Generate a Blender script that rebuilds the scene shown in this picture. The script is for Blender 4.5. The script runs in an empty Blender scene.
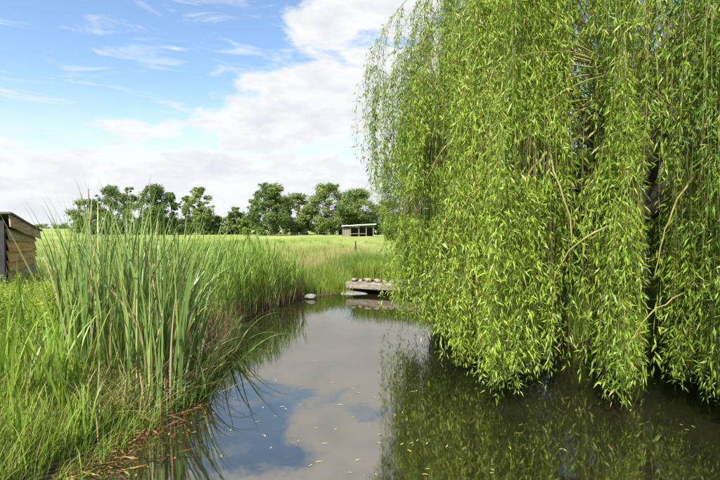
import bpy, bmesh, math, random
import numpy as np
from mathutils import Vector, Matrix

R = math.radians
scene = bpy.context.scene
col = scene.collection
rng = np.random.default_rng(7)
random.seed(7)

# ------------------------------------------------------------------ camera
CAM_H = 2.4
FPX, CX, HY = 480.0, 360.0, 228.0          # focal length in photo pixels, centre column, horizon row
cam_d = bpy.data.cameras.new('camera')
cam = bpy.data.objects.new('camera', cam_d)
col.objects.link(cam)
cam_d.sensor_width = 36.0
cam_d.lens = 24.0
cam_d.clip_start = 0.05
cam_d.clip_end = 6000
cam.location = (0, 0, CAM_H)
cam.rotation_euler = (R(90 - 1.43), 0, 0)
scene.camera = cam

# ------------------------------------------------------------------ render / exposure
scene.render.engine = 'CYCLES'
scene.view_settings.view_transform = 'Standard'
scene.view_settings.look = 'None'
scene.view_settings.exposure = 1.33
scene.view_settings.gamma = 1.0
scene.view_settings.use_curve_mapping = False
cy = scene.cycles
cy.max_bounces = 7
cy.diffuse_bounces = 3
cy.glossy_bounces = 3
cy.transmission_bounces = 4
cy.transparent_max_bounces = 4
cy.caustics_reflective = False
cy.caustics_refractive = False
cy.sample_clamp_indirect = 6.0

# ------------------------------------------------------------------ sun
SUN = Vector((-0.34, -0.76, 0.84)).normalized()
SUN_EL = math.asin(SUN.z)
SUN_AZ = math.atan2(SUN.x, SUN.y)
sl = bpy.data.lights.new('sun', 'SUN')
sl.energy = 5.0
sl.angle = R(2.0)
sl.color = (1.0, 0.95, 0.87)
so = bpy.data.objects.new('sun', sl)
so.rotation_euler = (-SUN).to_track_quat('-Z', 'Y').to_euler()
so.location = (10, -20, 40)
col.objects.link(so)


# ------------------------------------------------------------------ world: Nishita sky with broken cumulus
class NT:
    def __init__(s, tree):
        s.t = tree

    def n(s, typ, **kw):
        nd = s.t.nodes.new(typ)
        for k, v in kw.items():
            setattr(nd, k, v)
        return nd

    def l(s, a, b):
        s.t.links.new(a, b)

    def math(s, op, a, b=None, c=None, clamp=False):
        nd = s.n('ShaderNodeMath', operation=op, use_clamp=clamp)
        for i, v in enumerate((a, b, c)):
            if v is None:
                continue
            if isinstance(v, (int, float)):
                nd.inputs[i].default_value = v
            else:
                s.l(v, nd.inputs[i])
        return nd.outputs[0]

    def smooth(s, x, lo, hi, a=0.0, b=1.0):
        nd = s.n('ShaderNodeMapRange', interpolation_type='SMOOTHSTEP')
        s.l(x, nd.inputs[0])
        nd.inputs[1].default_value = lo
        nd.inputs[2].default_value = hi
        nd.inputs[3].default_value = a
        nd.inputs[4].default_value = b
        return nd.outputs[0]


world = bpy.data.worlds.new('World')
scene.world = world
world.use_nodes = True
wt = world.node_tree
wt.nodes.clear()
W = NT(wt)
sky = W.n('ShaderNodeTexSky', sky_type='NISHITA')
sky.sun_disc = False
sky.sun_elevation = SUN_EL
sky.sun_rotation = SUN_AZ
sky.altitude = 0
sky.air_density = 1.0
sky.dust_density = 0.6
sky.ozone_density = 1.0
tc = W.n('ShaderNodeTexCoord')
sep = W.n('ShaderNodeSeparateXYZ')
W.l(tc.outputs['Generated'], sep.inputs[0])
dx, dy, dz = sep.outputs
az = W.math('ARCTAN2', dx, dy)
el = W.math('ARCSINE', dz)


def px_dir(px, py):
    a = math.atan2(px - CX, FPX)
    e = math.atan2(HY - py, math.hypot(px - CX, FPX))
    return a, e


def dir_noise(scale, zmul, detail, rough, off, dist=0.0):
    mp = W.n('ShaderNodeMapping')
    mp.inputs['Location'].default_value = off
    mp.inputs['Scale'].default_value = (1, 1, zmul)
    W.l(tc.outputs['Generated'], mp.inputs[0])
    nz = W.n('ShaderNodeTexNoise')
    nz.inputs['Scale'].default_value = scale
    nz.inputs['Detail'].default_value = detail
    nz.inputs['Roughness'].default_value = rough
    nz.inputs['Distortion'].default_value = dist
    W.l(mp.outputs[0], nz.inputs['Vector'])
    return nz.outputs['Fac']


n_big = dir_noise(3.2, 2.4, 9, 0.58, (1.3, 0.2, 0.7), 0.25)
n_fine = dir_noise(11.0, 2.6, 6, 0.6, (4.1, 2.2, 0.1), 0.3)
n_wisp = dir_noise(7.0, 5.0, 7, 0.65, (7.7, 1.1, 3.0), 0.6)
cover = W.math('ADD', W.math('MULTIPLY', n_big, 0.75), W.math('MULTIPLY', n_fine, 0.3))   # mean about .52
# thicker towards the horizon, where one looks through many clouds in a row
low = W.smooth(el, R(3), R(18), 0.24, -0.07)
cover = W.math('ADD', cover, low)
# the cumulus that stand in the photograph (column, row, half width, half height, weight)
BLOBS = [(316, 86, 88, 42, 0.22), (240, 18, 60, 24, -0.04), (268, 76, 48, 26, 0.15), (240, 78, 40, 12, 0.06), (285, 34, 34, 12, 0.12), (225, 40, 22, 8, 0.10), (118, 128, 30, 6, 0.12), (95, 108, 14, 6, 0.1), (20, 62, 40, 10, 0.16), (285, 118, 80, 14, 0.05), (120, 122, 90, 15, -0.09), (400, 88, 60, 40, 0.20), (250, 125, 60, 14, 0.12), (140, 156, 55, 11, 0.12),
         (395, 2, 30, 16, 0.16), (328, 22, 20, 11, 0.13), (2, 92, 22, 12, 0.12), (135, 105, 13, 6, 0.10),
         (45, 60, 150, 45, -0.16), (190, 45, 90, 40, -0.16), (120, 128, 45, 9, 0.05), (20, 160, 60, 14, 0.05),
         (520, 120, 120, 90, 0.10), (290, -60, 170, 44, 0.24), (420, -120, 160, 60, 0.14), (120, -150, 120, 40, 0.10)]
for bx, by, bw, bh, wgt in BLOBS:
    a0, e0 = px_dir(bx, by)
    u = W.math('DIVIDE', W.math('SUBTRACT', az, a0), bw / FPX)
    v = W.math('DIVIDE', W.math('SUBTRACT', el, e0), bh / FPX)
    r2 = W.math('ADD', W.math('MULTIPLY', u, u), W.math('MULTIPLY', v, v))
    g = W.math('MULTIPLY', W.math('EXPONENT', W.math('MULTIPLY', r2, -0.7)), wgt)
    cover = W.math('ADD', cover, g)
dens = W.smooth(cover, 0.565, 0.675)
wisp = W.smooth(n_wisp, 0.47, 0.74, 0.0, 0.75)
dens = W.math('MAXIMUM', dens, wisp)
veil = W.smooth(el, R(0), R(17), 0.86, 0.03)
dens = W.math('MAXIMUM', dens, veil)
ccol = W.n('ShaderNodeMix', data_type='RGBA')
shade = W.math('ADD', W.math('MULTIPLY', W.smooth(cover, 0.62, 0.95), 0.55), W.smooth(n_fine, 0.40, 0.66, -0.1, 0.6), clamp=True)
W.l(shade, ccol.inputs[0])
CLOUD = 4.1
ccol.inputs[6].default_value = (1.0 * CLOUD, 1.005 * CLOUD, 1.02 * CLOUD, 1)
ccol.inputs[7].default_value = (0.83 * CLOUD, 0.86 * CLOUD, 0.91 * CLOUD, 1)
skc = W.n('ShaderNodeHueSaturation')
skc.inputs['Saturation'].default_value = 1.10
skc.inputs['Value'].default_value = 1.0
W.l(sky.outputs[0], skc.inputs['Color'])
mix = W.n('ShaderNodeMix', data_type='RGBA')
W.l(dens, mix.inputs[0])
W.l(skc.outputs[0], mix.inputs[6])
W.l(ccol.outputs[2], mix.inputs[7])
bg = W.n('ShaderNodeBackground')
bg.inputs[1].default_value = 0.095
W.l(mix.outputs[2], bg.inputs[0])
wo = W.n('ShaderNodeOutputWorld')
W.l(bg.outputs[0], wo.inputs[0])


# ------------------------------------------------------------------ helpers
def tag(o, label=None, cat=None, group=None, kind=None):
    if label:
        o['label'] = label
    if cat:
        o['category'] = cat
    if group:
        o['group'] = group
    if kind:
        o['kind'] = kind
    return o


def link(name, me, mats, parent=None, loc=(0, 0, 0)):
    if mats is not None and not len(me.materials):
        for m in (mats if isinstance(mats, (list, tuple)) else [mats]):
            me.materials.append(m)
    o = bpy.data.objects.new(name, me)
    o.location = loc
    col.objects.link(o)
    if parent:
        o.parent = parent
    return o


def empty(name, loc, rz=0.0):
    o = bpy.data.objects.new(name, None)
    o.empty_display_size = 0.2
    o.location = loc
    o.rotation_euler = (0, 0, rz)
    col.objects.link(o)
    return o


def mesh_np(name, V, F, attrs=None, mat_idx=None, smooth=True):
    V = np.asarray(V, np.float32)
    F = np.asarray(F, np.int32)
    me = bpy.data.meshes.new(name)
    k = F.shape[1]
    me.vertices.add(len(V))
    me.vertices.foreach_set('co', V.ravel())
    me.loops.add(F.size)
    me.loops.foreach_set('vertex_index', F.ravel())
    me.polygons.add(len(F))
    me.polygons.foreach_set('loop_start', np.arange(0, F.size, k, dtype=np.int32))
    if mat_idx is not None:
        me.polygons.foreach_set('material_index', np.asarray(mat_idx, np.int32))
    me.update(calc_edges=True)
    me.polygons.foreach_set('use_smooth', np.full(len(F), smooth))
    for an, av in (attrs or {}).items():
        a = me.attributes.new(an, 'FLOAT', 'POINT')
        a.data.foreach_set('value', np.asarray(av, np.float32))
    return me


def bm_mesh(name, bm, smooth=False):
    me = bpy.data.meshes.new(name)
    bmesh.ops.recalc_face_normals(bm, faces=bm.faces)
    bm.to_mesh(me)
    bm.free()
    for p in me.polygons:
        p.use_smooth = smooth
    return me


def tube_np(path, radii, sides=6):
    """tapered tube along a polyline -> verts, tri faces"""
    P = np.asarray(path, float)
    n = len(P)
    T = np.gradient(P, axis=0)
    T /= np.linalg.norm(T, axis=1, keepdims=True) + 1e-9
    ref = np.where(np.abs(T[:, 2:3]) > 0.9, np.array([[1.0, 0, 0]]), np.array([[0, 0, 1.0]]))
    if np.abs(T[:, 2]).mean() > 0.6:
        ref = np.tile(np.array([[1.0, 0.13, 0]]), (n, 1))
    else:
        ref = np.tile(np.array([[0.1, 0.05, 1.0]]), (n, 1))
    A = np.cross(T, ref)
    A /= np.linalg.norm(A, axis=1, keepdims=True) + 1e-9
    B = np.cross(T, A)
    ang = np.linspace(0, 2 * np.pi, sides, endpoint=False)
    r = np.asarray(radii, float).reshape(-1, 1, 1)
    V = P[:, None, :] + r * (np.cos(ang)[None, :, None] * A[:, None, :] + np.sin(ang)[None, :, None] * B[:, None, :])
    V = V.reshape(-1, 3)
    i = np.arange(n - 1)[:, None] * sides
    j = np.arange(sides)[None, :]
    a = (i + j).ravel()
    b = (i + (j + 1) % sides).ravel()
    c = b + sides
    d = a + sides
    F = np.concatenate([np.stack([a, b, c], 1), np.stack([a, c, d], 1)])
    # end cap
    V = np.vstack([V, P[-1:]])
    e = len(V) - 1
    s0 = (n - 1) * sides
    k = np.arange(sides)
    F = np.vstack([F, np.stack([s0 + k, s0 + (k + 1) % sides, np.full(sides, e)], 1)])
    return V, F


class Acc:
    """collects triangle pieces"""
    def __init__(s):
        s.V, s.F, s.M, s.Rn, s.n = [], [], [], [], 0

    def add(s, V, F, mat=0, rnd=0.5):
        s.V.append(V)
        s.F.append(F + s.n)
        s.M.append(np.full(len(F), mat))
        s.Rn.append(np.full(len(V), rnd) if np.isscalar(rnd) else rnd)
        s.n += len(V)

    def mesh(s, name, smooth=True):
        return mesh_np(name, np.vstack(s.V), np.vstack(s.F), {'rnd': np.concatenate(s.Rn)}, np.concatenate(s.M), smooth)


def blades_np(base, height, azim, lean, bend, width, segs=4, twist=None, power=1.6, tipw=0.04, fold=0.0):
    """ribbon blades: base (N,3); arrays of N; returns V (N*(segs+1)*2), tri F, per-vertex blade index"""
    base = np.asarray(base, float)
    N = len(base)
    S = segs + 1
    t = np.linspace(0, 1, S)
    az_ = np.asarray(azim)[:, None]
    th = np.asarray(lean)[:, None] + np.asarray(bend)[:, None] * t[None, :] ** power
    ds = (np.asarray(height) / segs)[:, None]
    hx = np.concatenate([np.zeros((N, 1)), np.cumsum(np.sin(th[:, :-1]) * ds, 1)], 1)
    hz = np.concatenate([np.zeros((N, 1)), np.cumsum(np.cos(th[:, :-1]) * ds, 1)], 1)
    P = np.stack([base[:, 0:1] + hx * np.cos(az_), base[:, 1:2] + hx * np.sin(az_), base[:, 2:3] + hz], 2)
    tw = (np.zeros(N) if twist is None else np.asarray(twist))[:, None] * (0.4 + 0.6 * t[None, :])
    sx = -np.sin(az_ + tw)
    sy = np.cos(az_ + tw)
    prof = np.clip(1.0 - t ** 2.2, tipw, 1)[None, :] * np.minimum(1, 0.65 + 1.4 * t)[None, :]
    w = np.asarray(width)[:, None] * 0.5 * prof
    side = np.stack([sx * w, sy * w, np.zeros_like(w)], 2)
    L = P - side
    Rr = P + side
    V = np.stack([L, Rr], 2).reshape(-1, 3)
    i0 = (np.arange(N)[:, None] * S + np.arange(segs)[None, :]).ravel() * 2
    F = np.concatenate([np.stack([i0, i0 + 1, i0 + 3], 1), np.stack([i0, i0 + 3, i0 + 2], 1)])
    idx = np.repeat(np.arange(N), S * 2)
    return V, F, idx


# ------------------------------------------------------------------ materials
def new_mat(name):
    m = bpy.data.materials.new(name)
    m.use_nodes = True
    m.node_tree.nodes.clear()
    return m, NT(m.node_tree)


def ramp(N, fac, stops):
    r = N.n('ShaderNodeValToRGB')
    els = r.color_ramp.elements
    els[0].position, els[0].color = stops[0][0], (*stops[0][1], 1)
    els[1].position, els[1].color = stops[-1][0], (*stops[-1][1], 1)
    for p, c in stops[1:-1]:
        e = els.new(p)
        e.color = (*c, 1)
    N.l(fac, r.inputs[0])
    return r.outputs[0]


def noise(N, scale, detail=4, rough=0.55, coord='Object', vec_scale=None, dist=0.0):
    t_ = N.n('ShaderNodeTexCoord')
    src = t_.outputs[coord]
    if vec_scale:
        mp = N.n('ShaderNodeMapping')
        mp.inputs['Scale'].default_value = vec_scale
        N.l(src, mp.inputs[0])
        src = mp.outputs[0]
    nz = N.n('ShaderNodeTexNoise')
    nz.inputs['Scale'].default_value = scale
    nz.inputs['Detail'].default_value = detail
    nz.inputs['Roughness'].default_value = rough
    nz.inputs['Distortion'].default_value = dist
    N.l(src, nz.inputs['Vector'])
    return nz.outputs['Fac']


def leaf_mat(name, stops, trans=0.35, rough=0.5, spec=0.3, patch=None, obj_random=0.0):
    """foliage: colour varies per blade ('rnd' attribute); light passes through"""
    m, N = new_mat(name)
    at = N.n('ShaderNodeAttribute', attribute_name='rnd')
    f = at.outputs['Fac']
    if obj_random:
        oi = N.n('ShaderNodeObjectInfo')
        f = N.math('ADD', f, N.math('MULTIPLY', N.math('SUBTRACT', oi.outputs['Random'], 0.5), obj_random), clamp=True)
    if patch:
        nz = noise(N, patch[0], 3)
        f = N.math('ADD', f, N.math('MULTIPLY', N.math('SUBTRACT', nz, 0.5), patch[1]), clamp=True)
    c = ramp(N, f, stops)
    pb = N.n('ShaderNodeBsdfPrincipled')
    pb.inputs['Roughness'].default_value = rough
    pb.inputs['Specular IOR Level'].default_value = spec
    N.l(c, pb.inputs['Base Color'])
    tr = N.n('ShaderNodeBsdfTranslucent')
    hs = N.n('ShaderNodeHueSaturation')
    hs.inputs['Hue'].default_value = 0.485
    hs.inputs['Value'].default_value = 1.35
    N.l(c, hs.inputs['Color'])
    N.l(hs.outputs[0], tr.inputs['Color'])
    mx = N.n('ShaderNodeMixShader')
    mx.inputs[0].default_value = trans
    N.l(pb.outputs[0], mx.inputs[1])
    N.l(tr.outputs[0], mx.inputs[2])
    o = N.n('ShaderNodeOutputMaterial')
    N.l(mx.outputs[0], o.inputs[0])
    return m


def solid_mat(name, stops, scale=6.0, rough=0.8, bump=0.3, vec_scale=None, detail=6, spec=0.3, bscale=None):
    m, N = new_mat(name)
    nz = noise(N, scale, detail, 0.6, vec_scale=vec_scale)
    c = ramp(N, nz, stops)
    pb = N.n('ShaderNodeBsdfPrincipled')
    pb.inputs['Roughness'].default_value = rough
    pb.inputs['Specular IOR Level'].default_value = spec
    N.l(c, pb.inputs['Base Color'])
    if bump:
        nb = noise(N, bscale or scale * 3, 6, 0.65, vec_scale=vec_scale)
        b = N.n('ShaderNodeBump')
        b.inputs['Strength'].default_value = bump
        b.inputs['Distance'].default_value = 0.02
        N.l(nb, b.inputs['Height'])
        N.l(b.outputs[0], pb.inputs['Normal'])
    o = N.n('ShaderNodeOutputMaterial')
    N.l(pb.outputs[0], o.inputs[0])
    return m


M = {}
M['willow_leaf'] = leaf_mat('willow_leaf', [(0.0, (0.058, 0.120, 0.014)), (0.35, (0.145, 0.240, 0.020)), (0.7, (0.245, 0.335, 0.030)), (0.93, (0.350, 0.420, 0.065)), (1.0, (0.36, 0.27, 0.04))], trans=0.30, rough=0.42, spec=0.35)
M['willow_twig'] = solid_mat('willow_twig', [(0.3, (0.13, 0.125, 0.035)), (0.7, (0.23, 0.20, 0.07))], 3, 0.7, 0)
M['willow_bark'] = solid_mat('willow_bark', [(0.3, (0.045, 0.037, 0.027)), (0.7, (0.14, 0.115, 0.085))], 5, 0.9, 0.9, vec_scale=(3, 3, 0.6))
M['cattail'] = leaf_mat('cattail', [(0.0, (0.080, 0.140, 0.034)), (0.45, (0.135, 0.215, 0.048)), (0.8, (0.190, 0.270, 0.062)), (1.0, (0.30, 0.33, 0.09))], trans=0.25, rough=0.42, spec=0.4, obj_random=0.8)
M['straw'] = leaf_mat('straw', [(0.0, (0.20, 0.135, 0.065)), (0.5, (0.33, 0.25, 0.13)), (1.0, (0.46, 0.38, 0.22))], trans=0.2, rough=0.7, spec=0.2, obj_random=0.8)
M['iris'] = leaf_mat('iris', [(0.0, (0.095, 0.175, 0.022)), (0.5, (0.165, 0.270, 0.030)), (1.0, (0.27, 0.36, 0.055))], trans=0.35, rough=0.4, spec=0.35, obj_random=0.6)
M['grass'] = leaf_mat('grass', [(0.0, (0.090, 0.155, 0.020)), (0.45, (0.165, 0.245, 0.030)), (0.85, (0.250, 0.320, 0.048)), (1.0, (0.38, 0.34, 0.13))], trans=0.36, rough=0.5, spec=0.25, patch=(0.8, 0.7))
M['meadow'] = leaf_mat('meadow', [(0.0, (0.090, 0.145, 0.030)), (0.5, (0.170, 0.228, 0.048)), (0.88, (0.250, 0.285, 0.078)), (1.0, (0.36, 0.31, 0.16))], trans=0.33, rough=0.55, spec=0.2, patch=(0.25, 0.8))
M['reed'] = leaf_mat('reed', [(0.0, (0.085, 0.155, 0.020)), (0.5, (0.150, 0.250, 0.030)), (0.9, (0.230, 0.320, 0.045)), (1.0, (0.36, 0.32, 0.10))], trans=0.33, rough=0.5, spec=0.3, patch=(0.8, 0.6))
M['weed'] = leaf_mat('weed', [(0.0, (0.150, 0.225, 0.022)), (0.5, (0.235, 0.320, 0.032)), (1.0, (0.335, 0.400, 0.070))], trans=0.4, rough=0.5, spec=0.25, obj_random=0.4)
M['tree_leaf'] = leaf_mat('tree_leaf', [(0.0, (0.066, 0.110, 0.030)), (0.5, (0.118, 0.172, 0.044)), (1.0, (0.195, 0.245, 0.068))], trans=0.28, rough=0.55, spec=0.2, obj_random=0.5)
M['bush_leaf'] = leaf_mat('bush_leaf', [(0.0, (0.075, 0.130, 0.020)), (0.5, (0.120, 0.190, 0.030)), (1.0, (0.185, 0.250, 0.045))], trans=0.3, rough=0.55, spec=0.2)
M['bark'] = solid_mat('bark', [(0.3, (0.05, 0.042, 0.032)), (0.7, (0.13, 0.11, 0.085))], 4, 0.9, 0.5, vec_scale=(2, 2, 0.5))
M['litter'] = leaf_mat('litter', [(0.0, (0.03, 0.02, 0.010)), (0.45, (0.11, 0.06, 0.022)), (0.7, (0.22, 0.11, 0.028)), (0.88, (0.30, 0.22, 0.05)), (1.0, (0.18, 0.24, 0.04))], trans=0.1, rough=0.5, spec=0.4)
M['yellow_leaf'] = leaf_mat('yellow_leaf', [(0.0, (0.34, 0.30, 0.05)), (0.5, (0.50, 0.44, 0.14)), (1.0, (0.52, 0.48, 0.30))], trans=0.1, rough=0.5, spec=0.4, obj_random=0.9)

# ground: soil and grass sward
m, N = new_mat('ground')
g1 = noise(N, 0.07, 5, 0.6, vec_scale=(1, 0.35, 1))
g2 = noise(N, 1.3, 6, 0.65)
g3 = noise(N, 14.0, 4, 0.6)
gsum = N.math('ADD', N.math('MULTIPLY', g1, 0.62), N.math('ADD', N.math('MULTIPLY', g2, 0.3), N.math('MULTIPLY', g3, 0.14)))
gc = ramp(N, gsum, [(0.36, (0.095, 0.150, 0.032)), (0.47, (0.170, 0.228, 0.048)), (0.54, (0.225, 0.268, 0.066)), (0.64, (0.300, 0.300, 0.115))])
sep_ = N.n('ShaderNodeSeparateXYZ')
tcg = N.n('ShaderNodeTexCoord')
N.l(tcg.outputs['Object'], sep_.inputs[0])
zz = N.math('ADD', sep_.outputs[2], N.math('MULTIPLY', N.math('SUBTRACT', g2, 0.5), 0.25))
wet = N.smooth(zz, 0.10, 0.34)
soil = ramp(N, g3, [(0.3, (0.030, 0.022, 0.013)), (0.7, (0.085, 0.062, 0.035))])
mx = N.n('ShaderNodeMix', data_type='RGBA')
N.l(wet, mx.inputs[0])
N.l(soil, mx.inputs[6])
N.l(gc, mx.inputs[7])
pb = N.n('ShaderNodeBsdfPrincipled')
pb.inputs['Roughness'].default_value = 0.9
pb.inputs['Specular IOR Level'].default_value = 0.1
N.l(mx.outputs[2], pb.inputs['Base Color'])
bmp = N.n('ShaderNodeBump')
bmp.inputs['Strength'].default_value = 0.8
bmp.inputs['Distance'].default_value = 0.08
N.l(noise(N, 9.0, 6, 0.7), bmp.inputs['Height'])
N.l(bmp.outputs[0], pb.inputs['Normal'])
o_ = N.n('ShaderNodeOutputMaterial')
N.l(pb.outputs[0], o_.inputs[0])
M['ground'] = m

# pond water
m, N = new_mat('water')
pb = N.n('ShaderNodeBsdfPrincipled')
wn = noise(N, 0.5, 3)
wc = ramp(N, wn, [(0.35, (0.007, 0.008, 0.003)), (0.65, (0.014, 0.014, 0.006))])
N.l(wc, pb.inputs['Base Color'])
pb.inputs['Roughness'].default_value = 0.035
pb.inputs['IOR'].default_value = 4.0
pb.inputs['Specular Tint'].default_value = (1.0, 0.93, 0.82, 1)      # warm tint put in to grey the blue of the reflected sky
b1 = N.n('ShaderNodeBump')
b1.inputs['Strength'].default_value = 0.05
b1.inputs['Distance'].default_value = 0.05
N.l(noise(N, 2.2, 3, 0.5, vec_scale=(1, 0.6, 1)), b1.inputs['Height'])
N.l(b1.outputs[0], pb.inputs['Normal'])
o_ = N.n('ShaderNodeOutputMaterial')
N.l(pb.outputs[0], o_.inputs[0])
M['water'] = m

M['board'] = solid_mat('board', [(0.30, (0.20, 0.105, 0.042)), (0.44, (0.42, 0.225, 0.07)), (0.58, (0.60, 0.34, 0.10)), (0.74, (0.40, 0.27, 0.14))], 1.6, 0.8, 0.5, vec_scale=(1.2, 6, 9), bscale=6)
M['board_grey'] = solid_mat('board_grey', [(0.30, (0.19, 0.135, 0.075)), (0.52, (0.40, 0.28, 0.15)), (0.74, (0.54, 0.39, 0.20))], 1.6, 0.85, 0.5, vec_scale=(1.2, 6, 9), bscale=6)
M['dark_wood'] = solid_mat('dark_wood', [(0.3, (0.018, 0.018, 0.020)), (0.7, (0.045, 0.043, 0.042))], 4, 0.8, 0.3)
M['roof_felt'] = solid_mat('roof_felt', [(0.3, (0.06, 0.065, 0.055)), (0.7, (0.13, 0.13, 0.11))], 5, 0.9, 0.5)
M['concrete'] = solid_mat('concrete', [(0.28, (0.085, 0.075, 0.055)), (0.5, (0.18, 0.16, 0.125)), (0.72, (0.28, 0.255, 0.21))], 3.5, 0.9, 0.6, vec_scale=(1, 1, 2.5))
M['pale_concrete'] = solid_mat('pale_concrete', [(0.25, (0.09, 0.09, 0.08)), (0.6, (0.18, 0.18, 0.17)), (0.8, (0.25, 0.245, 0.235))], 3, 0.85, 0.4)
M['soil'] = solid_mat('soil', [(0.3, (0.05, 0.036, 0.02)), (0.7, (0.12, 0.09, 0.05))], 9, 0.95, 0.8)
M['stone'] = solid_mat('stone', [(0.2, (0.09, 0.075, 0.055)), (0.5, (0.20, 0.175, 0.135)), (0.8, (0.33, 0.305, 0.25))], 5, 0.9, 0.7)
M['white_metal'] = solid_mat('white_metal', [(0.3, (0.62, 0.63, 0.63)), (0.7, (0.78, 0.78, 0.77))], 1.5, 0.5, 0.0)
M['post'] = solid_mat('post', [(0.3, (0.10, 0.085, 0.065)), (0.7, (0.22, 0.19, 0.15))], 6, 0.9, 0.3, vec_scale=(3, 3, 0.6))
M['wire'] = solid_mat('wire', [(0.3, (0.25, 0.25, 0.25)), (0.7, (0.35, 0.35, 0.35))], 6, 0.5, 0.0)

# ------------------------------------------------------------------ terrain with the pond cut into it
POND = np.array([(-3.5, 1.9), (-3.05, 4.6), (-2.95, 5.6), (-2.65, 6.5), (-2.75, 8.0), (-3.0, 9.8), (-3.35, 11.6), (-3.45, 12.8),
                 (-2.9, 14.3), (-2.45, 15.7), (-2.1, 16.7), (-0.9, 17.5), (-0.35, 18.3), (-0.1, 19.6), (2.4, 19.2),
                 (3.0, 17.0), (3.4, 14.0), (4.0, 11.3), (4.5, 9.6), (5.6, 8.0), (8.0, 6.4), (9.5, 4.0), (8.5, 2.0), (3, 1.5)])


def pond_sd(x, y):
    x = np.asarray(x, float)
    y = np.asarray(y, float)
    d = np.full(x.shape, 1e9)
    inside = np.zeros(x.shape, bool)
    n = len(POND)
    for i in range(n):
        ax, ay = POND[i]
        bx_, by_ = POND[(i + 1) % n]
        ex, ey = bx_ - ax, by_ - ay
        tt = np.clip(((x - ax) * ex + (y - ay) * ey) / (ex * ex + ey * ey), 0, 1)
        d = np.minimum(d, np.hypot(x - ax - tt * ex, y - ay - tt * ey))
        c = ((ay > y) != (by_ > y)) & (x < ex * (y - ay) / (ey if ey else 1e-9) + ax)
        inside ^= c
    return np.where(inside, -d, d)


def sst(x, a, b):
    t = np.clip((x - a) / (b - a), 0, 1)
    return t * t * (3 - 2 * t)


def ground_z(x, y):
    s = pond_sd(x, y)
    z = -0.75 + 0.80 * sst(s, -1.3, 0.05) + 0.5 * sst(s, 0.0, 1.5)
    z = z + sst(s, 0.3, 2.0) * (0.045 * np.sin(x * 1.3 + 0.7 * np.sin(y * 0.9)) * np.cos(y * 1.1) + 0.02 * np.sin(3.1 * x + y))
    far = np.hypot(x, y)
    z = z + sst(far, 25, 60) * 0.04 * np.sin(x * 0.11 + 1) * np.sin(y * 0.07)
    return z


def axis(lo, hi, step, far_lo, far_hi):
    core = list(np.arange(lo, hi + 1e-6, step))
    a, s = hi, step
    up = []
    while a < far_hi:
        s *= 1.22
        a += s
        up.append(a)
    a, s = lo, step
    dn = []
    while a > far_lo:
        s *= 1.22
        a -= s
        dn.append(a)
    return np.array(dn[::-1] + core + up)


gx = axis(-9, 11, 0.2, -2500, 2500)
gy = axis(-2, 22, 0.2, -1500, 4500)
X, Y = np.meshgrid(gx, gy)
Z = ground_z(X, Y)
V = np.stack([X, Y, Z], 2).reshape(-1, 3)
nx, ny = len(gx), len(gy)
ii = (np.arange(ny - 1)[:, None] * nx + np.arange(nx - 1)[None, :]).ravel()
F = np.stack([ii, ii + 1, ii + nx + 1, ii + nx], 1)
ground = link('ground', mesh_np('ground', V, F), M['ground'])
tag(ground, 'flat green meadow and earth banks around the pond', 'ground', kind='structure')

wv = [(-6, 0.6, 0), (11.5, 0.6, 0), (11.5, 20.3, 0), (-6, 20.3, 0)]
water = link('water', mesh_np('water', wv, [(0, 1, 2, 3)]), M['water'])
tag(water, 'still dark pond water reflecting sky and willow', 'water', kind='structure')


def at(px, py, z):
    """point at height z seen at a photo pixel"""
    d = (CAM_H - z) * FPX / (py - HY)
    return (px - CX) / FPX * d, d


# ------------------------------------------------------------------ weeping willow
WC = np.array([5.85, 10.4])
willow = empty('willow_tree', (WC[0], WC[1], float(ground_z(WC[0], WC[1]))))
tag(willow, 'huge weeping willow trailing its leafy strands down to the pond', 'tree')
WZ = willow.location.z
W0 = np.array([WC[0], WC[1], WZ])


def curve_pts(p0, p1, p2, n):
    t = np.linspace(0, 1, n)[:, None]
    return (1 - t) ** 2 * p0 + 2 * t * (1 - t) * p1 + t * t * p2


acc = Acc()
tp = np.array([[0, 0, -0.3], [0.0, 0, 0.1], [0.05, 0.03, 0.7], [0.02, 0.1, 1.4], [-0.06, 0.05, 2.1], [-0.05, 0, 2.7]])
V_, F_ = tube_np(tp, [0.62, 0.50, 0.42, 0.38, 0.40, 0.30], 12)
acc.add(V_, F_)
link('trunk', acc.mesh('willow_trunk'), M['willow_bark'], willow)
limb_samples = []
for k in range(18):
    phi = 2 * math.pi * k / 18 + rng.normal(0, 0.12)
    rad = rng.uniform(3.0, 4.6)
    ht = rng.uniform(5.0, 8.3) if k % 3 else rng.uniform(3.6, 5.0)
    if k % 3 == 1:
        rad *= 0.6
        ht = rng.uniform(7.5, 8.8)
    p0 = np.array([-0.05, 0, 2.0 + rng.uniform(-0.3, 0.5)])
    p2 = np.array([math.cos(phi) * rad, math.sin(phi) * rad, ht])
    p1 = np.array([math.cos(phi) * rad * 0.35, math.sin(phi) * rad * 0.35, ht * rng.uniform(0.75, 1.0)])
    P = curve_pts(p0, p1, p2, 12)
    P[1:-1] += rng.normal(0, 0.06, (10, 3))
    acc = Acc()
    V_, F_ = tube_np(P, np.linspace(rng.uniform(0.15, 0.22), 0.03, 12), 8)
    acc.add(V_, F_)
    link('limb', acc.mesh('willow_limb'), M['willow_bark'], willow)
    limb_samples.append(P[3:])
LS = np.vstack(limb_samples)


def dome_r(z):
    """crown radius at height z above the pond"""
    return np.interp(z, [0, 1.5, 3.0, 4.2, 5.5, 6.5, 7.4, 8.2, 8.9, 9.3], [5.15, 5.15, 5.25, 5.4, 5.35, 5.0, 4.4, 3.4, 2.0, 0.3])


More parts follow.
